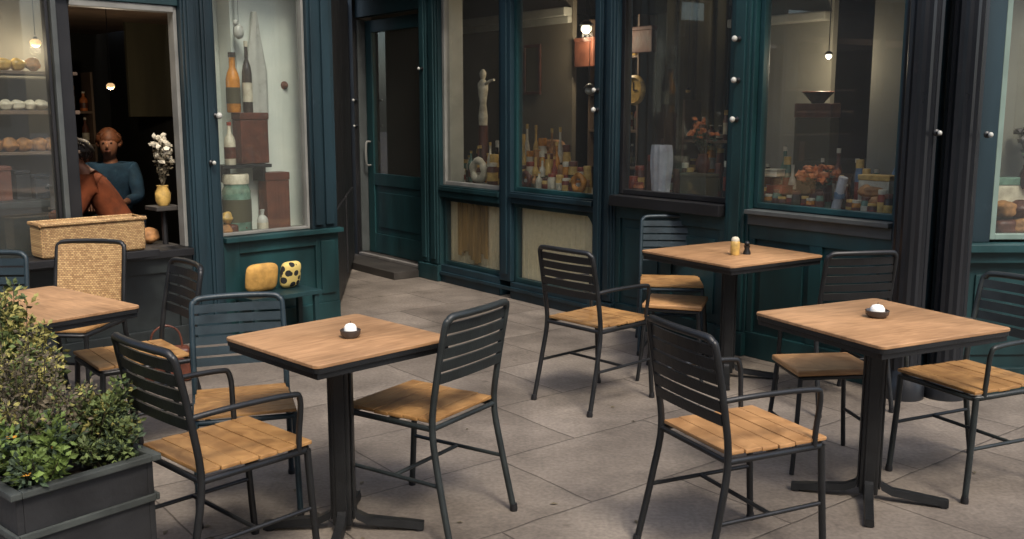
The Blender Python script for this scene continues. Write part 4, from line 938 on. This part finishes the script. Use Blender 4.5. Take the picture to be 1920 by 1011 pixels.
def person(loc, rz, label, lean, coat, trousers, hairm, seat_h=.5, hair_long=False):
    t = thing('person', label, 'person', loc, rz)
    # local: faces -y ; lean = (dx, dy) of the neck relative to the pelvis
    pz = seat_h + .10; lx, ly, torso = lean
    pel = (0, 0, pz); ch = (lx * .65, ly * .65, pz + torso * .62); nk = (lx, ly, pz + torso); 
    nk2 = (lx * 1.08, ly * 1.12, pz + torso + .03); hd = Vector(nk2) + Vector((lx * .15, -.02 + ly * .15, .085)); 
    chains = [[(pel, (.15, .11)), ((lx * .3, ly * .3, pz + torso * .3), (.13, .095)), (ch, (.15, .10)), (nk, (.06, .055)), (nk2, (.05, .05)), (tuple(hd + Vector((0, -.01, -.045))), (.066, .070)), (tuple(hd + Vector((0, .0, .02))), (.086, .096)), (tuple(hd + Vector((0, .01, .09))), (.060, .065))]]
    sh = []
    for s_ in (-1, 1):
        sp = (nk[0] + s_ * .17, nk[1] + .01, nk[2] - .06); el = (sp[0] + s_ * .05, sp[1] - .12, sp[2] - .24); wr = (sp[0] - s_ * .04, sp[1] - .36, sp[2] - .26)
        chains.append([(ch, (.15, .10)), (sp, .055), (el, .040), (wr, .026)]); sh.append((sp, el, wr))
        chains += hand(wr, (-s_ * .2, -1, -.2), s_)
        hp = (s_ * .09, -.02, pz - .02); kn = (s_ * .12, -.42, pz - .0); ak = (s_ * .12, -.40, .09); to = (s_ * .13, -.56, .05)
        chains.append([(pel, (.15, .11)), (hp, .085), (kn, .058), (ak, .038), (to, .03)])
    body = skinned('body', chains, t, 'skin', 2)
    bm = BM()       # face
    f0 = hd
    for s_ in (-1, 1):
        blob(bm, f0 + Vector((s_ * .03, -.075, .03)), (.011, .008, .007), 1, 0, 1)
    obj('eyes', bm, 'hair_dark', t, 180)
    bm = BM(); tube(bm, [f0 + Vector((0, -.078, .035)), f0 + Vector((0, -.10, .0)), f0 + Vector((0, -.082, -.008))], [.006, .012, .008], 8); 
    for s_ in (-1, 1): blob(bm, f0 + Vector((s_ * .078, .01, .015)), (.01, .018, .028), 1, 0, 1)
    obj('nose_and_ears', bm, 'skin', t, 180)
    bm = BM(); tube(bm, [f0 + Vector((-.024, -.076, -.035)), f0 + Vector((0, -.084, -.037)), f0 + Vector((.024, -.076, -.035))], .005, 6); obj('mouth', bm, 'lip_red', t, 180)
    bm = BM(); blob(bm, f0 + Vector((0, .026, .062)), (.097, .098, .086), 3, .10, 3)
    if hair_long: blob(bm, f0 + Vector((0, .06, -.03)), (.08, .05, .11), 4, .06, 3)
    q = random.Random(int(seat_h * 100) + len(label))
    for k in range(150):
        a = q.uniform(0, 6.283); e = q.uniform(-.15, 1.5)
        if math.cos(e) * -math.sin(a) > .45 and e < .75: continue
        dv = Vector((math.cos(a) * math.cos(e), math.sin(a) * math.cos(e), math.sin(e))); p0 = f0 + Vector((0, .022, .045)) + Vector((dv.x * .092, dv.y * .098, dv.z * .086))
        tv = Vector((q.gauss(0, .4), q.gauss(.3, .4), -1)); tv = (tv - dv * tv.dot(dv)).normalized() * q.uniform(.03, .055)
        tube(bm, [p0, p0 + tv * .5 + dv * .006, p0 + tv - dv * .004], [.008, .007, .002], 5, sub=False)
    obj('hair', bm, hairm, t, 180)
    # jacket
    cc = [[((0, 0, pz - .02), (.17, .13)), ((lx * .3, ly * .3, pz + torso * .3), (.155, .115)), (ch, (.175, .12)), ((lx * .85, ly * .85, pz + torso * .85), (.15, .10)), ((nk[0], nk[1], nk[2] + .0), (.075, .07))]]
    for sp, el, wr in sh:
        e2 = tuple(Vector(el).lerp(Vector(wr), .82)); cc.append([(ch, (.175, .12)), (sp, .075), (el, .055), (e2, .042)])
    skinned('jacket', cc, t, coat, 2)
    cc = [[((0, 0, pz - .04), (.165, .125))] , ]
    tr = []
    for s_ in (-1, 1):
        tr.append([((0, 0, pz - .04), (.165, .125)), ((s_ * .09, -.02, pz - .02), .098), ((s_ * .12, -.42, pz), .072), ((s_ * .12, -.40, .13), .052)])
    skinned('trousers', tr, t, trousers, 2)
    bm = BM()
    for s_ in (-1, 1): box(bm, s_ * .125 - .045, s_ * .125 + .045, -.62, -.36, .0, .09, .025, seg=3)
    obj('shoes', bm, 'black_paint', t, 60)
    return t
def stool(p, h, lab):
    t = thing('stool', lab, 'stool', p)
    bm = BM(); lathe(bm, [(.16, h - .04), (.17, h - .03), (.17, h - .008), (.15, h)], 24); obj('seat', bm, 'dark_wall', t, 40)
    for k in range(4):
        a = k * 1.5708 + .785; bm = BM(); tube(bm, [(.11 * math.cos(a), .11 * math.sin(a), h - .04), (.17 * math.cos(a), .17 * math.sin(a), .05)], .013); obj('leg', bm, 'black_metal', t, 50)
person((-3.33, 8.15, .05), .25, 'person in a blue top with reddish hair sitting upright inside the open window', (.0, -.06, .50), 'blue_top', 'dark_cloth', 'hair_red', .50)
person((-2.90, 7.30, .05), -1.25, 'person in an orange jacket leaning forward inside the open window', (.0, -.24, .44), 'orange_coat', 'dark_cloth', 'hair_dark', .50)
stool((-3.33, 8.17, .05), .49, 'dark stool under the person in the blue top')
stool((-2.90, 7.30, .05), .49, 'dark stool under the person in the orange jacket')

ceiling_lamp(WL, 1.02, -1.45, 1.74, 'dim yellowish lamp hanging inside the open window above the people', .032, 'lit_gold', watt=5)

# dim shelving with goods deep inside, behind the second and third windows, and in the open window
def shelving(W, s0, s1, d, zs, label, gl, cl, seed):
    q = random.Random(seed); t = thing('shelf_unit', label, 'shelf', W.p((s0 + s1) / 2, d, 0), W.rz()); hw = (s1 - s0) / 2
    for z in zs:
        bm = BM(); box(bm, -hw, hw, -.12, .10, z - .022, z, .003); obj('board', bm, 'brown_ceiling', t)
    for a in (-hw, hw - .02):
        bm = BM(); box(bm, a - .001, a + .021, -.121, .101, .06, zs[-1] + .35, .003); obj('upright', bm, 'brown_ceiling', t)
    for z in zs:
        x = s0 + .06
        while x < s1 - .06:
            h = q.uniform(.12, .26); r = q.uniform(.026, .042)
            (jar if q.random() < .5 else bottle)(W, x, d + .03, z + .001, h, r, q.choice(cl), 'vessel on the ' + gl, gl)
            x += q.uniform(.075, .13)
shelving(WR, 1.86, 2.52, -1.45, [1.05, 1.38, 1.71, 2.04], 'brown shelf unit of dim bottles deep behind the navy pillar', 'shelf unit deep behind the navy pillar', ['amber', 'gold', 'brown_leather', 'dark_glass', 'red_item', 'cream_item'], 31)
shelving(WR, 2.78, 3.60, -1.75, [1.0, 1.3], 'low brown shelf unit deep in the dark central window', 'low shelf unit deep in the central window', ['amber', 'brown_box', 'brown_leather', 'dark_glass', 'orange_item', 'gold'], 32)
shelving(WL, .55, 1.25, -3.1, [.95, 1.25, 1.55], 'dim shelf unit behind the people in the open window', 'shelf unit behind the people', ['amber', 'brown_box', 'brown_leather', 'dark_glass', 'orange_item', 'green_glass'], 33)
for i in range(9):
    s_ = 4.62 + .135 * i
    if abs(s_ - 4.86) < .08: continue
    bottle(WR, s_ , -.47, .94, .26 + .06 * ((i * 5) % 3), .033, ['dark_glass', 'green_glass', 'blue_item', 'dark_glass', 'brown_leather'][i % 5], 'tall dim bottle in the third row behind the right goods window', 'third row bottles in the right goods window', 'cream_item')
for i in range(5): loaf(WL, 1.30 + .12 * i, -.30, .66 + .0 * i, .15, .06, ['bread', 'orange_item', 'brown_leather', 'bread', 'cream_item'][i], ['brown loaf on the inner ledge nearest the flowers', 'orange squash on the inner ledge of the open window', 'dark loaf in the middle of the inner ledge', 'brown loaf on the inner ledge near the basket', 'cream loaf on the inner ledge behind the basket'][i], None, ['loaf', 'squash', 'loaf', 'loaf', 'loaf'][i], ['loaf', 'squash', 'loaf', 'loaf', 'loaf'][i], 90 + i)
obj('inner_ledge', wb(WL, [(1.16, 1.82, -.42, -.141, .62, .655)]), 'dark_floor', B)

q = random.Random(77)
for i in range(22):
    s_ = 4.70 + .052 * i
    if 5.32 < s_ < 5.44: continue
    h = q.uniform(.08, .17)
    jar(WR, s_, -.115 - .015 * (i % 2), .941, h, q.uniform(.022, .03), ['brown_leather', 'red_item', 'dark_glass', 'brown_box', 'amber', 'green_glass'][i % 6], 'small dark jar in the front row of the right goods window', 'front row jars in the right goods window', ['gold', 'cream_item', 'brown_box'][i % 3])
for i in range(12):
    jar(WR, 3.60 + .065 * i, -.40 - .02 * (i % 2), .951, q.uniform(.12, .26), .028, ['brown_leather', 'dark_glass', 'amber', 'red_item', 'brown_box'][i % 5], 'dark jar in the back row of the dark central window', 'back row jars in the central window', ['gold', 'brown_box', 'cream_item'][i % 3])
for i in range(11):
    bottle(WR, 1.02 + .075 * i, -.36 - .03 * (i % 2), .901, q.uniform(.2, .38), .03, ['brown_leather', 'dark_glass', 'amber', 'cream_item', 'green_glass'][i % 5], 'bottle in the back row behind the grey framed window', 'back row bottles behind the grey framed window', 'gold')
